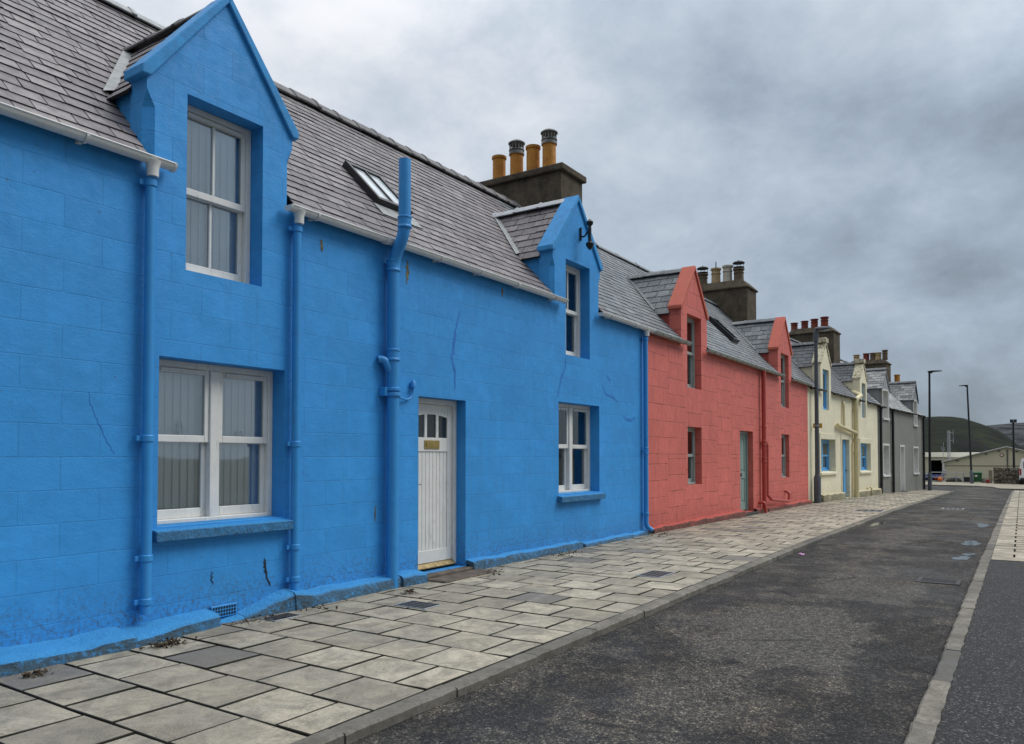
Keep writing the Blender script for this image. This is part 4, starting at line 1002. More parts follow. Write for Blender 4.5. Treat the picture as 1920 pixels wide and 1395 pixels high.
# ================================================================== CORAL RED HOUSE
def red_house():
    z0 = 4.09; OX = 14.1; L = 13.7
    h = tag(empty('red_house', (OX, 0, 0)), 'coral red terraced house with two pointed dormers, deep dark windows and a sage green door', 'house')
    S = lambda x: x - OX
    D1 = dict(xa=S(15.95), xb=S(17.60), zs=4.80, xc=S(16.77), zp=5.86, t=.28, foot=.06, e=.2)
    D2 = dict(xa=S(23.95), xb=S(25.60), zs=4.84, xc=S(24.77), zp=5.92, t=.28, foot=.06, e=.2)
    ops = [(S(16.31), S(17.21), 3.05, 4.70), (S(16.31), S(17.20), .88, 2.18), (S(24.29), S(25.24), 3.05, 4.73), (S(24.29), S(25.22), .86, 2.21), (S(20.10), S(21.27), .02, 2.20)]
    front_wall(h, 0.004, L, -.3, 4.03, ops, [D1, D2], M['red_wall'], .22, z0=z0)
    roof = main_roof(h, 0, L, z0, [D1, D2], M['slate_dark'], 31)
    ridge_tiles(roof, .35, L, 2.6, z0 + SL * 2.6 + .05, M['slate_dark'], 1.2, .09, 5)
    for k, D in enumerate((D1, D2)): dormer(h, D, z0, M['slate_dark'], M['red_pipe'], M['red_cope'], 41 + k * 5, M['slate_dark'], M['slate_dark'])
    for k, o in enumerate(ops[:4]): window(h, *o, .155 if k < 2 else .115, M['sage_gutter'], 1, False, behind=None, vent=False, meet=.5, fw=.05, room=.2 if k in (0, 2) else None)
    # door
    xa, xb, za, zb = ops[4]; y = .14
    f = MB(); f.box(xa, xa + .07, y, y + .1, za, zb); f.box(xb - .07, xb, y, y + .1, za, zb); f.box(xa + .07, xb - .07, y, y + .1, zb - .08, zb); f.build('door_frame', M['sage'], h, .006)
    a, b = xa + .072, xb - .072; yd = y + .04; zt = zb - .083
    d = MB()
    d.box(a, b, yd + .02, yd + .045, za + .04, zt)
    for p, q, r_, s_ in ((a, a + .12, za + .04, zt), (b - .12, b, za + .04, zt), ((a + b) / 2 - .06, (a + b) / 2 + .06, za + .04, zt)): d.box(p, q, yd, yd + .02, r_, s_)
    for p, q in ((a + .12, (a + b) / 2 - .06), ((a + b) / 2 + .06, b - .12)):
        d.box(p, q, yd, yd + .02, za + .04, za + .24); d.box(p, q, yd, yd + .02, .92, 1.10); d.box(p, q, yd, yd + .02, zt - .12, zt)
        d.box(p + .05, q - .05, yd + .006, yd + .02, za + .3, .86); d.box(p + .05, q - .05, yd + .006, yd + .02, 1.16, zt - .18)
    dd = d.build('door', M['sage'], h, .004)
    l = MB(); l.box((a + b) / 2 - .13, (a + b) / 2 + .13, yd - .012, yd, .98, 1.06); l.build('letterbox', M['iron'], dd)
    l = MB(); l.lathe(((a + .06), yd - .03, 1.1), [(.01, -.03), (.028, -.02), (.03, .01), (.01, .03)], 10); l.box(a + .03, a + .09, yd - .008, yd, 1.3, 1.36); l.build('door_knob', M['iron'], dd)
    s = MB(); s.box(xa - .03, xb + .03, -.14, .26, -.25, .012); s.build('doorstep', M['iron'], h, .01)
    for a_, b_ in ((.10, S(16.12)), (S(17.36), S(24.1)), (S(25.40), L - .02)): gutter(h, a_, b_, -.12, 4.0, M['sage_gutter'], .062, .42, seed=int(a_ * 7))
    # soil pipe and waste pipes
    gp = gz(22.2) + .05
    x = S(22.0)
    sp = downpipe(h, [(x, -.10, 3.96), (x, -.10, gp + .02)], .062, M['red_pipe'], [(x, -.1, 1.9, 2), (x, -.1, 1.42, 2), (x, -.1, 2.35, 1)], 'soil_pipe', ears=False)
    x2 = S(22.42)
    downpipe(h, [(x + .05, -.1, 2.0), (x2, -.07, 1.85), (x2, -.07, .42), (S(22.6), -.13, .28), (S(24.55), -.14, .13), (S(24.62), -.14, .40), (S(24.62), .02, .46)], .042, M['red_pipe'], [(x2, -.07, .47, 2), (x2, -.07, 1.72, 1)], 'waste_pipe', ears=False, rad=.07)
    downpipe(h, [(S(21.75), .02, .22), (S(21.75), -.17, .24), (S(21.8), -.19, gp - .08)], .042, M['red_pipe'], [], 'waste_pipe', rad=.07)
    g = lambda xx: gz(xx + OX)
    skirt(h, [(.06, S(20.05), .10, .16, .12, .16)], M['red_plinth'], g, seed=4)
    skirt(h, [(S(21.3), S(22.3), .14, .10, .10, .12), (S(22.3), L - .02, .12, .12, .14, .13)], M['red_plinth'], g, seed=5)
    # chimney
    chimney(h, S(25.95), S(27.0), 1.50, 3.40, 5.0, 7.30, .28, [(3.16, .42, .17, 'pot_dark', 'black'), (2.68, .56, .16, 'pot_buff', 'rod'), (2.27, .60, .16, 'pot_pale', None), (1.88, .44, .17, 'pot_dark', 'black')], slope_cap=True)
    # rooflight
    L0 = math.hypot(1, SL)
    def rp(xx, yy, hgt): n = Vector((0, -SL, 1)) / L0; return Vector((xx, yy, z0 + SL * yy)) + n * hgt
    def rbox(s, xa, xb, ya, yb, h0, h1):
        V = [rp(xa, ya, h0), rp(xb, ya, h0), rp(xb, yb, h0), rp(xa, yb, h0), rp(xa, ya, h1), rp(xb, ya, h1), rp(xb, yb, h1), rp(xa, yb, h1)]
        s.mesh(V, [(0, 3, 2, 1), (4, 5, 6, 7), (0, 1, 5, 4), (1, 2, 6, 5), (2, 3, 7, 6), (3, 0, 4, 7)])
    xa, xb, ya, yb = S(21.5), S(22.05), .66, 1.36
    s = MB(); rbox(s, xa, xa + .05, ya, yb, 0, .13); rbox(s, xb - .05, xb, ya, yb, 0, .13); rbox(s, xa + .05, xb - .05, ya, ya + .05, 0, .13); rbox(s, xa + .05, xb - .05, yb - .05, yb, 0, .13)
    rl = s.build('rooflight', M['black'], h); s = MB(); rbox(s, xa + .05, xb - .05, ya + .05, yb - .05, .07, .09); s.build('rooflight_glass', M['dark_glass'], rl)
    return h
red_house()

# ================================================================== CREAM HOUSE
def frame_of(P0, P1): return math.atan2(P1[1] - P0[1], P1[0] - P0[0]), math.hypot(P1[0] - P0[0], P1[1] - P0[1])
def cream_house():
    rz, L = frame_of((27.8, 0), (39.4, -.55)); z0 = 4.02
    h = tag(empty('cream_house', (27.8, 0, 0), rz), 'cream yellow terraced house with sky blue window frames and mossy capped dormer gables', 'house')
    g = lambda xx: gz(27.8 + xx * math.cos(rz))
    D1 = dict(xa=1.72, xb=3.20, zs=4.95, xc=2.46, zp=5.86, t=.30, foot=.03, th=.14, cap=True, over=.02)
    D2 = dict(xa=8.08, xb=9.42, zs=4.92, xc=8.75, zp=5.72, t=.30, foot=.03, th=.14, cap=True, over=.02)
    ops = [(2.03, 2.90, 3.25, 4.76), (8.46, 9.20, 3.22, 4.74), (1.62, 3.68, .95, 2.16), (7.95, 9.98, .89, 2.10), (4.75, 5.95, -.14, 2.20)]
    front_wall(h, .004, L, -.45, 3.95, ops, [D1, D2], M['cream_wall'], .34, z0=z0)
    roof = main_roof(h, 0, L, z0, [D1, D2], M['slate_black'], 51)
    ridge_tiles(roof, 0, L, 2.6, z0 + SL * 2.6 + .05, M['slate_black'], 1.2, .09, 6)
    for k, D in enumerate((D1, D2)): dormer(h, D, z0, M['slate_black'], M['cream_wall'], M['cream_cope'], 61 + 5 * k, M['slate_black'], M['slate_black'])
    window(h, *ops[0], .09, M['sky_blue'], 1, behind=None, vent=False, room=.15, fw=.09); window(h, *ops[1], .12, M['sky_blue'], 1, behind=None, vent=False, room=.15)
    for k, o in enumerate(ops[2:4]):
        w = window(h, *o, (.21, .16)[k], M['sky_blue'], 2, mull=.16, behind='curtain', vent=False, fw=.09)
        sill(w, o[0] - .14, o[1] + .14, o[2] - .01, M['cream_wall'], .08, .10, .15)
    # raised bands round the openings
    for a, b, c, d_ in ops[2:4]:
        t = MB(); t.box(a - .15, a - .002, -.025, 0, c, d_ + .22); t.box(b + .002, b + .15, -.025, 0, c, d_ + .22); t.box(a - .002, b + .002, -.025, 0, d_ + .002, d_ + .22)
        t.build('window_surround', M['cream_wall'], h, .008)
    t = MB(); a, b, c, d_ = ops[4]; t.box(a - .15, a - .002, -.025, 0, -.1, d_ + .22); t.box(b + .002, b + .15, -.025, 0, -.1, d_ + .22); t.box(a - .002, b + .002, -.025, 0, d_ + .002, d_ + .22)
    t.build('door_surround', M['cream_wall'], h, .008)
    # door, blue, standing at the back of its recess, white edge of the storm door
    d = MB(); d.box(a + .04, b - .04, .12, .17, c + .02, d_ - .04); d.box(a, a + .04, .115, .2, c, d_); d.box(b - .04, b, .115, .2, c, d_); d.box(a + .04, b - .04, .115, .2, d_ - .04, d_)
    for i in range(6): d.box(a + .08 + i * .18, a + .24 + i * .18, .112, .121, c + .1, d_ - .12)
    dd = d.build('door', M['sky_blue'], h, .005)
    k = MB(); k.lathe((b - .12, .09, .95), [(.01, -.03), (.03, -.01), (.03, .02), (.01, .03)], 10); k.build('door_knob', M['iron'], dd)
    st = MB(); st.box(a + .004, a + .05, -.04, .11, c + .04, d_ - .01); st.build('storm_door_edge', M['black'], h, .004)
    st = MB(); st.box(a + .052, a + .12, .0, .11, c + .04, d_ - .03); st.build('storm_door_leaf', M['white'], h, .004)
    for a_, b_ in ((.02, 1.95), (3.24, 8.3), (9.46, L)): gutter(h, a_, b_, -.12, 3.93, M['black'], .05, .55, seed=int(a_ * 5) + 3)
    x = 6.70; gp = g(x)
    downpipe(h, [(x + 1.35, .3, 4.32), (x + 1.0, -.12, 4.12), (x + .1, -.16, 3.95), (x, -.12, 3.8), (x, -.12, gp - .02)], .095, M['cream_pipe'], [(x, -.12, 3.45, 2), (x, -.12, 2.2, 2), (x, -.12, 1.66, 2)], 'soil_pipe', ears=False, rad=.15)
    downpipe(h, [(3.72, -.10, 2.73), (6.62, -.13, 2.50)], .07, M['cream_pipe'], [], 'waste_pipe')
    downpipe(h, [(4.95, .03, 3.72), (4.82, -.07, 3.66), (4.82, -.08, 2.66)], .05, M['cream_pipe'], [(4.82, -.075, 3.5, 1)], 'waste_pipe', ears=False)
    downpipe(h, [(6.35, -.04, 2.1), (6.35, -.04, gp)], .028, M['cream_pipe'], [], 'cable_duct')
    downpipe(h, [(9.15, -.05, .12), (9.3, -.05, .16), (9.3, -.17, .16), (9.35, -.2, g(9.3))], .032, M['cream_pipe'], [], 'overflow_pipe')
    skirt(h, [(1.3, 4.62, .26, .26, .17, .17)], M['cream_plinth'], g, seed=6)
    skirt(h, [(6.9, 11.5, .24, .26, .17, .18)], M['cream_plinth'], g, seed=7)
    skirt(h, [(.02, 1.3, .06, .06, .08, .08)], M['cream_plinth'], g, seed=8)
    chimney(h, 10.15, 11.35, 1.55, 3.65, 5.0, 7.40, .26, [(3.42, .36, .16, 'pot_red', None), (2.93, .40, .16, 'pot_red', None), (2.48, .45, .16, 'pot_red', None), (2.02, .50, .17, 'pot_red', None)], slope_cap=True)
    return h
cream_house()

# ================================================================== GREY HOUSE
def grey_house():
    rz, L = frame_of((39.4, -.55), (50.6, -1.35)); z0 = 3.98
    h = tag(empty('grey_house', (39.4, -.55, 0), rz), 'grey roughcast end house with black downpipes, white painted window margins and a white door', 'house')
    g = lambda xx: gz(39.4 + xx * math.cos(rz))
    D1 = dict(xa=.92, xb=2.52, zs=4.88, xc=1.72, zp=5.78, t=.10, cope=False, over=.09)
    D2 = dict(xa=8.50, xb=9.76, zs=4.80, xc=9.13, zp=5.72, t=.10, cope=False, over=.09)
    ops = [(1.10, 2.24, 3.37, 4.72), (8.62, 9.50, 3.28, 4.64), (1.02, 2.34, .62, 2.06), (8.46, 9.76, .60, 2.0), (4.95, 5.92, -.33, 2.04)]
    front_wall(h, .004, L, -.6, 3.91, ops, [D1, D2], M['grey_wall'], .26, z0=z0)
    roof = main_roof(h, 0, L, z0, [D1, D2], M['slate_pale'], 71)
    ridge_tiles(roof, 0, L, 2.6, z0 + SL * 2.6 + .05, M['slate_dark'], 1.2, .09, 8)
    for k, D in enumerate((D1, D2)):
        dormer(h, D, z0, M['slate_pale'], M['dormer_grey'], None, 81 + 5 * k, M['slate_dark'], M['slate_black'])
        # smooth grey painted dormer face over the roughcast
        xa, xb, zs, xc, zp = D['xa'], D['xb'], D['zs'], D['xc'], D['zp']; o = ops[k]
        f = MB(); y0, y1 = -.014, -.002; lo = 3.2
        f.box(xa + .01, o[0] - .002, y0, y1, lo, zs); f.box(o[1] + .002, xb - .01, y0, y1, lo, zs); f.box(o[0] - .002, o[1] + .002, y0, y1, o[3] + .002, zs)
        f.prism([(xa + .01, zs), (xb - .01, zs), (xc, zp - .04)], 'y', y0, y1)
        f.build('dormer_face', M['dormer_grey'], h)
        b = MB()
        for sx, xe in ((1, xa - .1), (-1, xb + .1)):
            zz = zp - (zp - zs) / (xc - xa) * abs(xc - xe)
            b.prism([(xe, zz - .02), (xc, zp - .02), (xc, zp - .14), (xe, zz - .12)] if sx > 0 else [(xe, zz - .02), (xe, zz - .12), (xc, zp - .14), (xc, zp - .02)], 'y', -.06, -.016)
        b.build('barge_board', M['dormer_grey'] if k == 0 else M['black'], h)
    for k, (a, b, c, d_) in enumerate(ops):
        m = MB(); q = .085 if k > 1 else .07
        m.box(a - q, a - .002, -.03, -.0005, c, d_ + q); m.box(b + .002, b + q, -.03, -.0005, c, d_ + q); m.box(a - .002, b + .002, -.03, -.0005, d_ + .002, d_ + q)
        # painted reveals, lining set proud of the wall's own
        m.box(a + .001, a + .012, -.03, .255, c, d_ - .001); m.box(b - .012, b - .001, -.03, .255, c, d_ - .001); m.box(a + .012, b - .012, -.03, .255, d_ - .012, d_ - .001)
        if k < 4: m.box(a - .1, b + .1, -.07, .25, c - .075, c - .002 + .012)
        m.build('window_margin', M['white'], h, .004)
    for k, o in enumerate(ops[:4]): window(h, o[0] + .014, o[1] - .014, o[2] + .012, o[3] - .013, .17, M['white'], 1, behind=None, vent=False, room=.06 if k < 2 else None)
    a, b, c, d_ = ops[4]
    d = MB(); d.box(a + .014, b - .014, .2, .25, c + .05, d_ - .013)
    for i in range(2):
        for z0_, z1_ in ((c + .2, .7), (.85, d_ - .15)): d.box(a + .1 + i * .40, a + .44 + i * .40, .192, .201, z0_, z1_)
    dd = d.build('door', M['white'], h, .005)
    k = MB(); k.lathe((b - .12, .17, .8), [(.01, -.03), (.03, -.01), (.03, .02), (.01, .03)], 10); k.build('door_knob', M['iron'], dd)
    s = MB(); s.box(a - .05, b + .05, -.2, .24, -.6, c + .045); s.build('doorstep', M['iron'], h)
    for a_, b_ in ((.0, 1.15), (2.58, 8.72), (9.8, L + .05)): gutter(h, a_, b_, -.12, 3.89, M['black'], .052, .5, seed=int(a_ * 5) + 9)
    for x in (.30, 2.90, 11.08):
        downpipe(h, [(x, -.12, 3.85), (x, -.085, 3.75), (x, -.085, g(x) - .02)], .062, M['black'], [(x, -.085, 3.2, 1), (x, -.085, 1.7, 1), (x, -.085, .2, 1)], hopper=(x, -.12, 3.86, M['black']), ears=False)
    chimney(h, 9.95, 11.0, 1.60, 3.75, 5.0, 7.02, .24, [(3.32, .42, .17, 'pot_buff', None), (2.78, .46, .17, 'pot_red', None), (2.40, .46, .17, 'pot_dark', None), (2.13, .46, .18, 'pot_buff', None), (1.75, .58, .15, 'pot_dark', None)], slope_cap=True)
    # low rear stack pot seen past the dormer
    c = chimney(h, 10.75, 11.2, 1.05, 1.5, 4.9, 5.86, .08, [(1.27, .56, .16, 'pot_ochre', None)])
    return h
grey_house()

# ================================================================== STREET THINGS
def street_lamp(x, y, H, mat, arm, label, r=.055, lean=0, base_h=1.0, head='flat', base_mat=None):
    z = gz(x)
    h = tag(empty('street_lamp', (x, y, z)), label, 'street lamp', 'street lamps along the street')
    h.rotation_euler = (lean, 0, 0)
    b = MB(); b.lathe((0, 0, 0), [(r * 1.75, -.1), (r * 1.75, base_h - .12), (r * 1.15, base_h)], 12); bo = b.build('lamp_base', base_mat or mat, h, smooth=True)
    d = MB(); d.box(-r * 1.85, -r * 1.6, -r * .9, r * .9, .3, base_h - .25); d.build('access_door', base_mat or mat, bo, .006)
    p = MB(); p.tube([(0, 0, base_h - .02), (0, 0, H)], [r * 1.1, r * .85], 14); p.build('pole', mat, h, smooth=True)
    if head == 'flat':
        a = MB(); a.box(-.045, .045, *sorted((arm * -.1, arm * .25)), H - .05, H + .03)
        hd = MB(); V = []; 
        hd.prism([(arm * -.15, H + .035), (arm * .2, H + .01), (arm, H + .04), (arm, H + .075), (arm * .2, H + .10), (arm * -.15, H + .07)], 'x', -.13, .13)
        hd.build('lamp_head', mat, h, .02, seg=2); a.build('bracket', mat, h)
    else:
        c = MB(); c.tube([(0, 0, H - .35), (0, 0, H)], r * 1.25, 14); c.tube(bend([(0, 0, H - .05), (0, 0, H + .06), (0, arm * .3, H + .09)], .05), r * .8, 10); c.build('bracket', mat, h, smooth=True)
        hd = MB(); n = 12; V = []; F = []; st = [(-.05, .05, .05), (.1, .10, .08), (.35, .12, .085), (.7, .10, .065), (.95, .05, .035), (1.0, .01, .01)]
        for t, w, th in st:
            for k in range(n): a = 6.2832 * k / n; V.append((w * math.cos(a), arm * t, H + .09 + th * math.sin(a) * (1.0 if math.sin(a) > 0 else .6)))
        for i in range(len(st) - 1):
            for k in range(n): F.append((i * n + k, i * n + (k + 1) % n, (i + 1) * n + (k + 1) % n, (i + 1) * n + k))
        F += [tuple(range(n)), tuple((len(st) - 1) * n + k for k in range(n))]
        hd.mesh(V, F); o = hd.build('lamp_head', mat, h, smooth=True)
        l = MB(); l.prism([(arm * .38, H + .035), (arm * .85, H + .055), (arm * .85, H + .01), (arm * .6, H - .015), (arm * .38, H + .0)], 'x', -.075, .075); l.build('lamp_lens', M['galv'], o, .012)
    return h
L0_ = street_lamp(28.26, -.20, 6.0, M['lamp_grey'], -.50, 'grey street lamp post with yellow plate standing where red and cream houses meet', r=.07, head='lantern')
p = MB(); p.box(.075, .085, -.16, .14, 2.62, 2.78); p.build('warning_plate', M['yellow_sign'], L0_)
p = MB(); p.lathe((0, 0, 2.7), [(.078, -.03), (.085, -.028), (.085, .028), (.078, .03)], 14); p.build('plate_clamp', M['galv'], L0_)
street_lamp(49.06, -1.83, 6.65, M['lamp_black'], -.62, 'tall dark street lamp post at the corner of the grey house', r=.062, lean=R(.5), base_mat=M['lamp_grey'])
street_lamp(67.14, -3.02, 7.35, M['lamp_black'], .55, 'tall dark street lamp post beside the green bin across the junction', r=.066, lean=R(-1.6), base_mat=M['lamp_grey'])
# floodlight pole in the yard
h = tag(empty('floodlight_pole', (110, -5.38, -3.4)), 'dark floodlight pole with twin heads behind the dry stone wall', 'floodlight')
p = MB(); p.tube([(0, 0, 0), (0, 0, 9.1)], [.16, .10], 12); p.build('pole', M['lamp_black'], h, smooth=True)
for y_ in (.16, -.2):
    p = MB(); p.prism([(-.2, 9.0), (.15, 9.05), (.2, 9.4), (-.15, 9.42)], 'y', y_ - .17, y_ + .17); p.build('floodlight', M['lamp_black'], h, .02)

# drains and covers
def grating(name, x0, x1, y0, y1, z, n, label, cat, along='x', fr=.035, group=None):
    h = tag(empty(name, ((x0 + x1) / 2, (y0 + y1) / 2, z)), label, cat, group); a, b = (x1 - x0) / 2, (y1 - y0) / 2
    m = MB(); m.box(-a, a, -b, -b + fr, -.03, .006); m.box(-a, a, b - fr, b, -.03, .006); m.box(-a, -a + fr, -b + fr, b - fr, -.03, .006); m.box(a - fr, a, -b + fr, b - fr, -.03, .006)
    m.build('frame', M['iron'], h, .003)
    m = MB(); m.box(-a + fr, a - fr, -b + fr, b - fr, -.03, -.008); m.build('pit', M['under'], h)
    m = MB()
    for i in range(n):
        t = (i + .5) / n
        if along == 'x': yy = -b + fr + (2 * b - 2 * fr) * t; m.box(-a + fr, a - fr, yy - .011, yy + .011, -.02, .004)
        else: xx = -a + fr + (2 * a - 2 * fr) * t; m.box(xx - .011, xx + .011, -b + fr, b - fr, -.02, .004)
    m.build('grate', M['iron'], h)
    return h
grating('gully_grate', 10.82, 11.26, -5.50, -5.02, -.060 + .004, 9, 'barred iron gully grate in the dark road patch beside the kerb', 'drain', 'y', .05)
grating('gully_grate', 28.45, 28.95, -5.56, -4.62, gz(28.7) - .058, 16, 'long ribbed iron channel grate across the far road by the kerb', 'drain', 'y', .04)
def cover(x, y, a, b, label, dz=.004):
    h = tag(empty('access_cover', (x, y, gz(x) + dz)), label, 'access cover', 'iron covers set in the ground')
    m = MB(); m.box(-a, a, -b, b, -.02, .004); m.build('cover_frame', M['galv'], h, .002)
    m = MB()
    for i in range(5):
        for j in range(4): m.box(-a * .9 + i * a * .37, -a * .9 + i * a * .37 + a * .3, -b * .88 + j * b * .45, -b * .88 + j * b * .45 + b * .36, .0, .0075)
    m.build('cover_lid', M['iron'], h)
cover(9.24, -2.23, .26, .16, 'small dark iron cover in the pavement below the blue house window')
cover(5.99, -1.04, .14, .20, 'small square iron cover in the slabs near the white door')
cover(4.83, -.36, .16, .10, 'rusty grille set in the slabs under the air brick')
cover(28.55, -4.28, .3, .3, 'square iron manhole cover in the far road', -.058)
cover(24.6, -2.4, .35, .4, 'flat iron cover in the far pavement near the kerb')

# litter and leaf mess at the foot of the wall
mb = MB(); rr = random.Random(5)
for cx, cy, sp_, n in ((3.62, -.46, .17, 130), (2.62, -.50, .10, 50), (6.45, -.52, .13, 45), (8.2, -.45, .22, 30), (5.3, -.36, .2, 25), (4.6, -.24, .3, 40), (10.4, -.22, .5, 70), (13.9, -.3, .4, 60)):
    for i in range(n):
        x = cx + rr.gauss(0, sp_ * .55); y = min(cy + rr.gauss(0, sp_ * .3), -.02); z = gz(x) + .008 + abs(rr.gauss(0, .018)) * (1 if sp_ < .25 else .3); a = rr.uniform(0, 6.28); l_ = rr.uniform(.008, .022); w_ = l_ * rr.uniform(.2, .5)
        u = Vector((math.cos(a) * l_, math.sin(a) * l_, rr.uniform(-.012, .012))); v = Vector((-math.sin(a) * w_, math.cos(a) * w_, rr.uniform(-.006, .006))); c_ = Vector((x, y, z))
        mb.face([c_ - u - v, c_ + u - v, c_ + u + v, c_ - u + v], rr.random())
o = mb.build('leaf_litter', M['litter_leaf']); o['kind'] = 'stuff'
tag(o, 'dead leaves and moss crumbs gathered at the foot of the wall', 'leaf litter')
mb = MB(); mb.mesh([(0, 0, 0), (.09, .01, .012), (.12, .07, .0), (.02, .06, .03), (.05, .11, .004), (-.05, .03, .008)], [(0, 1, 2, 3), (0, 3, 4, 5)])
o = mb.build('litter_wrapper', plain('pink_wrapper', (.62, .30, .55), .4)); o.location = (12.81, -3.24, -.058); tag(o, 'crumpled pink wrapper lying on the road by the kerb', 'litter')

# jars of shells on the sash meeting rails of the double window
def jar(x, z, H, r, label):
    h = tag(empty('glass_jar', (x, .253, z)), label, 'jar', 'jars in the lower blue window')
    m = MB(); m.lathe((0, 0, 0), [(r * .9, 0), (r, .01), (r, H * .8), (r * .8, H * .87), (r * .85, H), (r * .8, H)], 16); m.build('jar', M['glass'], h, smooth=True)
    m = MB(); q = random.Random(int(x * 100))
    for i in range(22):
        a = q.uniform(0, 6.28); d_ = q.uniform(0, r * .62); k = q.uniform(.008, .014); zz = q.uniform(.015, H * .6)
        m.lathe((d_ * math.cos(a), d_ * math.sin(a), zz), [(k * .3, -k), (k, -k * .2), (k * .8, k * .6), (k * .2, k)], 6)
    m.build('seashells', M['shell'], h, smooth=True)
jar(4.16, 1.655, .17, .026, 'tall glass jar of shells behind the left pane of the double window')
jar(4.80, 1.655, .10, .032, 'squat glass jar of shells behind the right pane of the double window')

# ================================================================== ACROSS THE JUNCTION
# dry stone wall
h = tag(empty('stone_wall', (68, -4.36, -.5)), 'rough dark dry stone wall beside the white van', 'wall')
mb = MB(); rr = random.Random(8); z = 0
mb.box(.06, .5, -4.9, -.06, 0, 1.0, .1)
while z < 1.08:
    hh = rr.uniform(.08, .15); y = 0
    while y > -5:
        ww = rr.uniform(.16, .42); j = [rr.uniform(-.025, .025) for _ in range(10)]; x0 = rr.uniform(-.03, .05)
        a, b = y - ww + .012, y - .012; c, d_ = z + .008, z + hh - .004 + rr.uniform(-.02, .02)
        V = [(x0 + j[0], a, c + j[1]), (x0 + j[2], b, c + j[3]), (x0 + j[4], b - .02, d_ + j[5]), (x0 + j[6], a + .02, d_ + j[7]), (.53, a, c), (.53, b, c), (.53, b, d_), (.53, a, d_)]
        mb.mesh(V, [(0, 3, 2, 1), (4, 5, 6, 7), (0, 1, 5, 4), (1, 2, 6, 5), (2, 3, 7, 6), (3, 0, 4, 7)], rr.random()); y -= ww
    z += hh
m = Mat('dry_stone', .9, .2); m.base(m.mix(m.ramp(m.noise(9, 5, .7), (.45, 0.0), (.7, .6)), m.ramp(m.tint(), (0, (.060, .052, .042)), (1, (.22, .195, .155))), (.075, .07, .045))); m.normal(m.bump(m.noise(22, 5), .6, .02))
mb.build('stonework', m.m, h)

# railing
h = tag(empty('railing', (69, 0, -.5)), 'grey tube railing with posts along the edge of the yard', 'railing')
for z in (.80, .42):
    m_ = MB(); m_.tube([(0, 6, z), (0, -2.4, z)], .028, 8); m_.build('rail', M['galv'], h, smooth=True)
for y in (5.2, 3.4, 1.6, -.13, -.92, -1.9, -2.38):
    m_ = MB(); m_.tube([(0, y, 0), (0, y, .84)], .03, 8); m_.build('post', M['galv'], h, smooth=True)
# green bin
h = tag(empty('wheeled_bin', (70, -3.29, -.49)), 'dark green wheeled bin standing beside the far lamp post', 'bin')
gm = plain('dark_green_plastic', (.012, .085, .028), .45); gm2 = plain('bin_tyre_rubber', (.02, .02, .02), .8)
m_ = MB(); V = [(-.26, -.25, .05), (.26, -.25, .05), (.26, .25, .05), (-.26, .25, .05), (-.31, -.29, .76), (.31, -.29, .76), (.31, .29, .76), (-.31, .29, .76)]
m_.mesh(V, [(0, 3, 2, 1), (4, 5, 6, 7), (0, 1, 5, 4), (1, 2, 6, 5), (2, 3, 7, 6), (3, 0, 4, 7)]); m_.box(-.33, .33, -.305, .305, .70, .75); bo = m_.build('bin_body', gm, h, .015)
m_ = MB(); m_.prism([(-.34, .762), (.34, .762), (.33, .80), (.1, .85), (-.25, .83)], 'y', -.31, .31); m_.build('bin_lid', gm, h, .015)
m_ = MB(); m_.box(-.318, -.312, .02, .18, .45, .6); m_.build('bin_sticker', M['white_pvc'], bo)
for y in (-.27, .27):
    m_ = MB(); m_.tube([(.22, y - .03, .1), (.22, y + .03, .1)], .1, 14); m_.build('wheel', gm2, h)
# crate
h = tag(empty('mesh_crate', (69.6, -2.62, -.49)), 'dark crate with pale metal edges between railing end and lamp post', 'crate')
m_ = MB(); m_.box(-.25, .25, -.27, .27, .04, .44); m_.build('crate_liner', plain('black_crate_liner', (.012, .012, .014), .6), h, .01)
m_ = MB()
for y in (-.285, .285):
    for x in (-.265, .265): m_.box(x - .016, x + .016, y - .016, y + .016, 0, .5)
for y in (-.285, .285): m_.box(-.249, .249, y - .014, y + .014, .03, .058)
for x in (-.265, .265): m_.box(x - .014, x + .014, -.269, .269, .03, .058)
m_.build('crate_frame', M['galv'], h)
# gate pillar with red box
h = tag(empty('gate_pillar', (69.1, -4.16, -.49)), 'short pale gate pillar at the end of the stone wall', 'pillar')
m_ = MB(); m_.box(-.12, .12, -.12, .12, 0, .95); m_.build('shaft', M['concrete'], h, .015); m_ = MB(); m_.box(-.15, .15, -.15, .15, .95, 1.0); m_.build('cap', M['concrete'], h, .02)
h = tag(empty('fuel_can', (68.7, -3.98, -.49)), 'red fuel can standing in front of the gate pillar', 'can')
m_ = MB(); m_.box(-.08, .08, -.10, .10, 0, .27); m_.build('can_body', plain('red_plastic', (.30, .025, .02), .45), h, .03, seg=2); m_ = MB(); m_.tube(bend([(0, -.06, .27), (0, -.06, .33), (0, .05, .33), (0, .05, .27)], .02), .014, 8); m_.build('can_handle', plain('dark_red_plastic', (.2, .02, .02), .5), h)
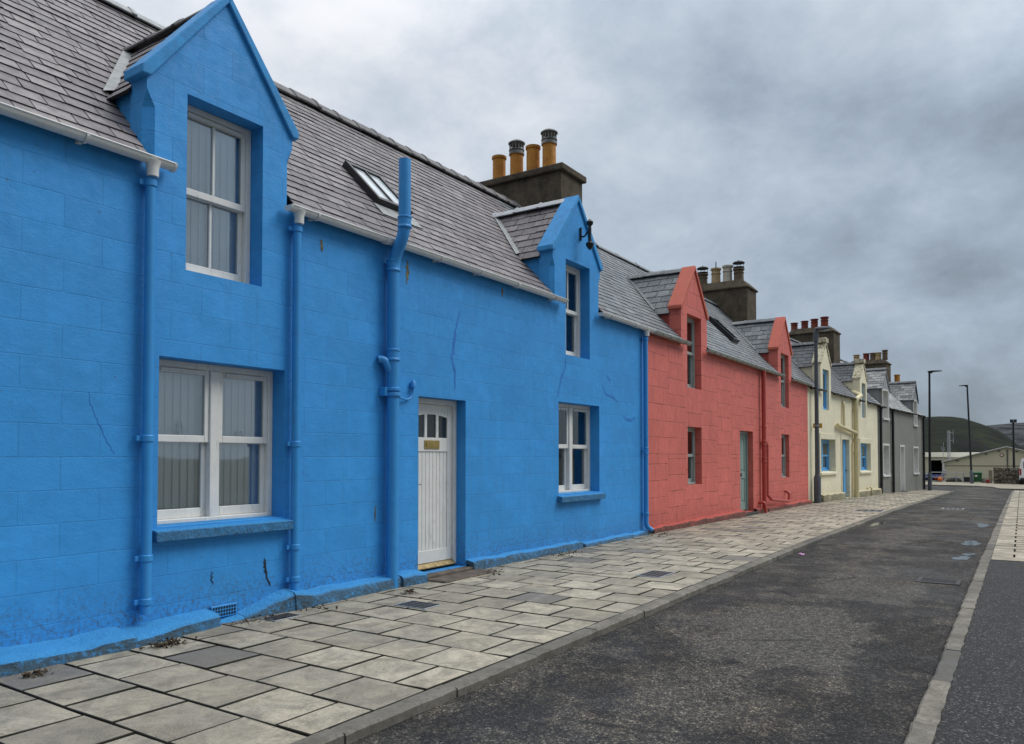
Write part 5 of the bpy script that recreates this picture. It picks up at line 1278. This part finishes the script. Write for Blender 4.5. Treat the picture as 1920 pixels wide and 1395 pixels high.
# boat
h = tag(empty('dinghy', (71.2, 1.0, -.45)), 'blue dinghy on the ground behind the railing', 'boat')
n = 16; V = []; F = []; K = 9
for i in range(n + 1):
    t = i / n; y = -1.75 + 3.5 * t; w = .62 * (1 - max(0, t - .45) ** 2 * 2.9); dep = .5; sh = .12 * max(0, t - .5)
    for k in range(K + 1):
        a = math.pi * k / K; V.append((w * math.cos(a) * (1 if abs(math.cos(a)) < .97 else 1), y, dep + sh - (dep - .05) * max(0, math.sin(a)) ** .6))
for i in range(n):
    for k in range(K): F.append((i * (K + 1) + k, i * (K + 1) + k + 1, (i + 1) * (K + 1) + k + 1, (i + 1) * (K + 1) + k))
F += [tuple(range(K + 1))]
m_ = MB(); m_.mesh(V, F); bo = m_.build('hull', plain('navy_blue_hull', (.02, .035, .16), .4), h, smooth=True); sm = bo.modifiers.new('thick', 'SOLIDIFY'); sm.thickness = .03
for y in (-.8, .4):
    m_ = MB(); m_.box(-.56, .56, y - .12, y + .12, .40, .43); m_.build('thwart', M['concrete'], h)
m_ = MB(); m_.prism([(-2.02, .45), (-1.78, .45), (-1.75, .8), (-1.85, .92), (-2.08, .86)], 'x', -.12, .12); m_.box(-.05, .05, -1.93, -1.83, .05, .45); m_.build('outboard_motor', M['galv'], h, .02)
# orange float, net heap
h = tag(empty('mooring_buoy', (70.4, -.70, -.45)), 'round orange mooring buoy lying by the railing posts', 'buoy')
om = plain('orange_buoy_plastic', (.72, .16, .015), .45)
m_ = MB(); m_.lathe((0, 0, 0), [(.19 * math.sin(math.pi * i / 10) + .001, .19 - .19 * math.cos(math.pi * i / 10)) for i in range(11)], 16); m_.build('float', om, h, smooth=True); m_ = MB(); m_.lathe((0, 0, .37), [(.03, 0), (.04, .04), (.02, .09), (.005, .1)], 10); m_.build('eye', om, h)
h = tag(empty('kayak', (70.7, -.36, -.46), R(90)), 'long orange kayak lying on the ground behind the railing', 'kayak')
m_ = MB(); V = []; F = []; n = 14; K = 10
for i in range(n + 1):
    t = i / n; w = .26 * math.sin(math.pi * min(.985, max(.015, t))) ** .6; y = -2.4 + 2.6 * t
    for k in range(K): a = 6.2832 * k / K; V.append((w * math.cos(a), y, .15 + .13 * math.sin(a) * (w / .26) + .12 * (2 * t - 1) ** 4))
for i in range(n):
    for k in range(K): F.append((i * K + k, i * K + (k + 1) % K, (i + 1) * K + (k + 1) % K, (i + 1) * K + k))
m_.mesh(V, F + [tuple(range(K)), tuple(n * K + k for k in range(K))]); m_.build('hull', plain('red_orange_plastic', (.62, .09, .012), .45), h, smooth=True); m_ = MB(); m_.lathe((0, -1.1, .265), [(.2, 0), (.21, .03), (.16, .032)], 14); m_.build('cockpit_rim', M['black'], h)
def heap(name, x, y, z, a, b, hgt, mat, seed):
    rr = random.Random(seed); m_ = MB(); n, k = 22, 8; V = []; F = []
    for j in range(k + 1):
        t = j / k; r_ = math.cos(t * math.pi / 2)
        for i in range(n):
            an = 6.2832 * i / n; q = 1 + .3 * mnoise.noise(Vector((math.cos(an) * 1.6 + seed, math.sin(an) * 1.6, t * 2)))
            V.append((x + a * r_ * q * math.cos(an), y + b * r_ * q * math.sin(an), z + hgt * math.sin(t * math.pi / 2) * (1 + .4 * mnoise.noise(Vector((math.cos(an) * 2.2, math.sin(an) * 2.2 + seed, 3))))))
    for j in range(k):
        for i in range(n): F.append((j * n + i, j * n + (i + 1) % n, (j + 1) * n + (i + 1) % n, (j + 1) * n + i))
    m_.mesh(V, F); return m_.build(name, mat)
nm = plain('dark_tangled_net', (.03, .032, .028), .95, var=.6, scale=14, bump=.8, bscale=30)
tag(heap('net_heap', 70.6, -1.65, -.5, .4, .62, .34, nm, 3), 'low dark heap of fishing net behind the railing', 'nets')
tag(heap('scrap_heap', 69.9, -3.75, -.5, .25, .28, .30, plain('mixed_dark_scrap', (.08, .085, .07), .9, var=.8, scale=16, bump=.8, bscale=20), 6), 'small heap of scrap between green bin and gate pillar', 'scrap')

# white van, rear end showing
h = tag(empty('parked_van', (66.6, -6.98, -.47)), 'white van parked in front of the stone wall at the picture edge', 'van')
vm = plain('white_van_paint', (.74, .75, .76), .3, .5, var=.03); dk = plain('van_dark_trim', (.02, .02, .022), .5)
m_ = MB(); pr = [(-.98, .32), (-.98, 1.0), (-.93, 1.35), (-.84, 1.78), (-.74, 1.86), (.74, 1.86), (.84, 1.78), (.93, 1.35), (.98, 1.0), (.98, .32)]
xs_ = [(0, 1, 0), (3.2, 1, 0), (3.55, .98, -.05), (4.2, .9, -.75), (4.75, .82, -.95)]
V = []; n = len(pr)
for x, sc, dz in xs_:
    for p, q in pr: V.append((x, p * sc, q + (dz if q > 1.1 else dz * .1 if q > .9 else 0)))
F = [tuple(range(n - 1, -1, -1)), tuple((len(xs_) - 1) * n + k for k in range(n))]
for i in range(len(xs_) - 1):
    for k in range(n): F.append((i * n + k, i * n + (k + 1) % n, (i + 1) * n + (k + 1) % n, (i + 1) * n + k))
m_.mesh(V, F); m_.build('body', vm, h, .03, seg=2)
for s_ in (-1, 1):
    m_ = MB(); m_.box(-.02, -.003, min(s_ * .02, s_ * .84), max(s_ * .02, s_ * .84), .5, 1.74); dr_ = m_.build('rear_door', vm, h, .02)
    m_ = MB(); m_.box(-.028, -.021, min(s_ * .1, s_ * .72), max(s_ * .1, s_ * .72), 1.15, 1.6); m_.build('rear_window', M['dark_glass'], dr_)
    m_ = MB(); m_.box(-.03, .1, min(s_ * .86, s_ * .965), max(s_ * .86, s_ * .965), .66, 1.12); m_.build('tail_light', plain('red_tail_lens', (.32, .015, .012), .25), h, .015)
    for x in (.75, 3.85):
        m_ = MB(); m_.tube([(x, s_ * .80, .31), (x, s_ * .985, .31)], .31, 20); wo = m_.build('wheel', dk, h)
        m_ = MB(); m_.tube([(x, s_ * .96, .31), (x, s_ * .99, .31)], .18, 16); m_.build('rim', M['galv'], wo)
m_ = MB(); m_.box(-.08, .02, -.95, .95, .28, .46); m_.build('bumper', dk, h, .03)
m_ = MB(); m_.box(-.086, -.081, -.26, .26, .32, .42); m_.build('number_plate', M['yellow_sign'], h)

# sheds beyond
def clad(name, col):
    m = Mat(name, .6, .35)
    sp = m.new('ShaderNodeSeparateXYZ'); m.put(sp.inputs[0], m.tc)
    w = m.new('ShaderNodeTexWave', wave_type='BANDS', bands_direction='Y'); w.inputs['Scale'].default_value = 1.6; m.put(w.inputs['Vector'], m.tc)
    c = m.ramp(m.noise(.25, 5, .6), (.3, tuple(k * .9 for k in col)), (.7, col)); m.base(c); m.normal(m.bump(w.outputs[0], .3, .03)); return m.m
cl = clad('beige_profiled_cladding', (.62, .56, .40)); tr = plain('pale_trim', (.62, .60, .52), .6); rfm = plain('pale_fibre_roof', (.62, .63, .62), .6)
h = tag(empty('warehouse', (205, -3.36, -3.4)), 'large beige gabled warehouse beyond the railing and stone wall', 'warehouse')
HW, ev, pk = 12.4, 3.75, 7.12
m_ = MB(); g_ = [(-HW, 0), (HW, 0), (HW, ev), (0, pk), (-HW, ev)]
m_.face([(0, p, q) for p, q in g_][::-1]); m_.face([(70, p, q) for p, q in g_]); m_.face([(0, HW, 0), (70, HW, 0), (70, HW, ev), (0, HW, ev)]); m_.face([(0, -HW, 0), (0, -HW, ev), (70, -HW, ev), (70, -HW, 0)])
m_.build('wall', cl, h)
sl_ = (pk - ev) / HW
m_ = MB()
for s_ in (1, -1): m_.prism([(s_ * (HW + .4), ev - sl_ * .4 + .02), (0, pk + .02), (0, pk + .22), (s_ * (HW + .4), ev - sl_ * .4 + .2)], 'x', -.5, 70.5)
m_.build('roof', rfm, h)
m_ = MB(); m_.box(-.08, -.01, -HW + .1, HW - .1, 2.85, 3.02); m_.build('cladding_flashing', plain('dull_beige_flashing', (.25, .235, .18), .6), h)
for y in (-.15, HW - .12, -HW + .2):
    m_ = MB(); m_.tube([(-.12, y, .1), (-.12, y, pk - .5 if y == -.15 else ev - .2)], .12 if y == -.15 else .16, 8); m_.build('downpipe', plain('dark_downpipe', (.10, .10, .085), .6) if y == -.15 else tr, h)
for y in (9.6, 6.9, 3.9, 1.4, -1.9, -5, -8):
    m_ = MB(); m_.box(-.18, -.01, y - .25, y + .25, ev + sl_ * (HW - abs(y)) - .55, ev + sl_ * (HW - abs(y)) - .38); m_.build('wall_lamp', M['lamp_black'], h)
m_ = MB(); m_.tube([(-.06, .9, 5.35), (-.02, .9, 5.35)], .42, 20); so = m_.build('round_sign', plain('red_sign_face', (.30, .10, .07), .5), h); m_ = MB(); m_.tube([(-.09, .9, 5.35), (-.061, .9, 5.35)], .26, 20); m_.build('sign_face', tr, so)
h = tag(empty('flat_roofed_shed', (235, 0, -4.2)), 'long pale flat roofed shed with a dark open doorway', 'shed')
m_ = MB(); y0, y1, H_ = 2.0, 75.0, 5.72
for a, b, c, d_ in ((y0, 11.55, 0, H_), (14.27, y1, 0, H_), (11.55, 14.27, 4.85, H_)): m_.face([(0, b, c), (0, a, c), (0, a, d_), (0, b, d_)])
m_.face([(40, y0, 0), (40, y1, 0), (40, y1, H_), (40, y0, H_)]); m_.face([(0, y0, 0), (40, y0, 0), (40, y0, H_), (0, y0, H_)]); m_.face([(0, y1, 0), (0, y1, H_), (40, y1, H_), (40, y1, 0)])
m_.build('wall', clad('cream_profiled_cladding', (.62, .57, .42)), h)
m_ = MB(); m_.prism([(-.6, H_), (40.6, H_), (40.6, H_ + .5), (20, H_ + 1.3), (-.2, H_ + 1.15)], 'y', y0 - .3, y1 + .3); m_.build('roof', plain('cream_roof_sheet', (.66, .62, .50), .6), h)
m_ = MB(); m_.box(-.15, -.01, 11.2, 11.549, 0, 4.85); m_.box(-.15, -.01, 14.271, 14.6, 0, 4.85); m_.box(-.15, -.01, 11.2, 14.6, 4.86, 5.15); m_.build('door_frame', tr, h)
m_ = MB(); m_.box(-.2, -.05, 24, 27, 0, 3.2); m_.build('door', tr, h)
m_ = MB(); m_.face([(4, 9, 0), (4, 16, 0), (4, 16, 5), (4, 9, 5)]); m_.build('interior_dark_sheet', M['room'], h)  # near-black sheet: shade inside the doorway put into its colour
# radio mast on the shed roof
h = tag(empty('radio_mast', (228.0, 9.45, -3.4)), 'thin lattice radio mast with aerials standing in front of the dark hill', 'mast')
m_ = MB(); T = [(.35 * math.cos(a), .35 * math.sin(a)) for a in (0, 2.094, 4.189)]
for p, q in T: m_.tube([(p, q, 0), (p, q, 11.8)], .055, 6)
for i in range(14):
    z = i * .84
    for k in range(3): (a, b), (c, d_) = T[k], T[(k + 1) % 3]; m_.tube([(a, b, z), (c, d_, z + .84)], .032, 5); m_.tube([(a, b, z), (c, d_, z)], .032, 5)
m_.build('lattice', M['galv'], h)
for z, y in ((11.2, -1.0), (9.2, -1.0)):
    m_ = MB(); m_.tube([(0, 0, z), (0, y, z)], .04, 6); m_.tube([(0, y, z - .9), (0, y, z + .9)], .05, 6); m_.build('aerial', M['galv'], h)
h = tag(empty('roof_aerial', (228.0, 10.7, -3.4)), 'short cluster of thin aerials left of the lattice mast', 'aerial')
m_ = MB(); m_.tube([(0, 0, 0), (0, 0, 8.6)], .05, 6); m_.build('pole', M['galv'], h); 
for y, z in ((.5, 7.3), (.25, 6.8), (-.3, 7.0)):
    m_ = MB(); m_.tube([(0, 0, z - .5), (0, y, z - .5), (0, y, z + .5)], .04, 6); m_.build('whip', M['galv'], h)
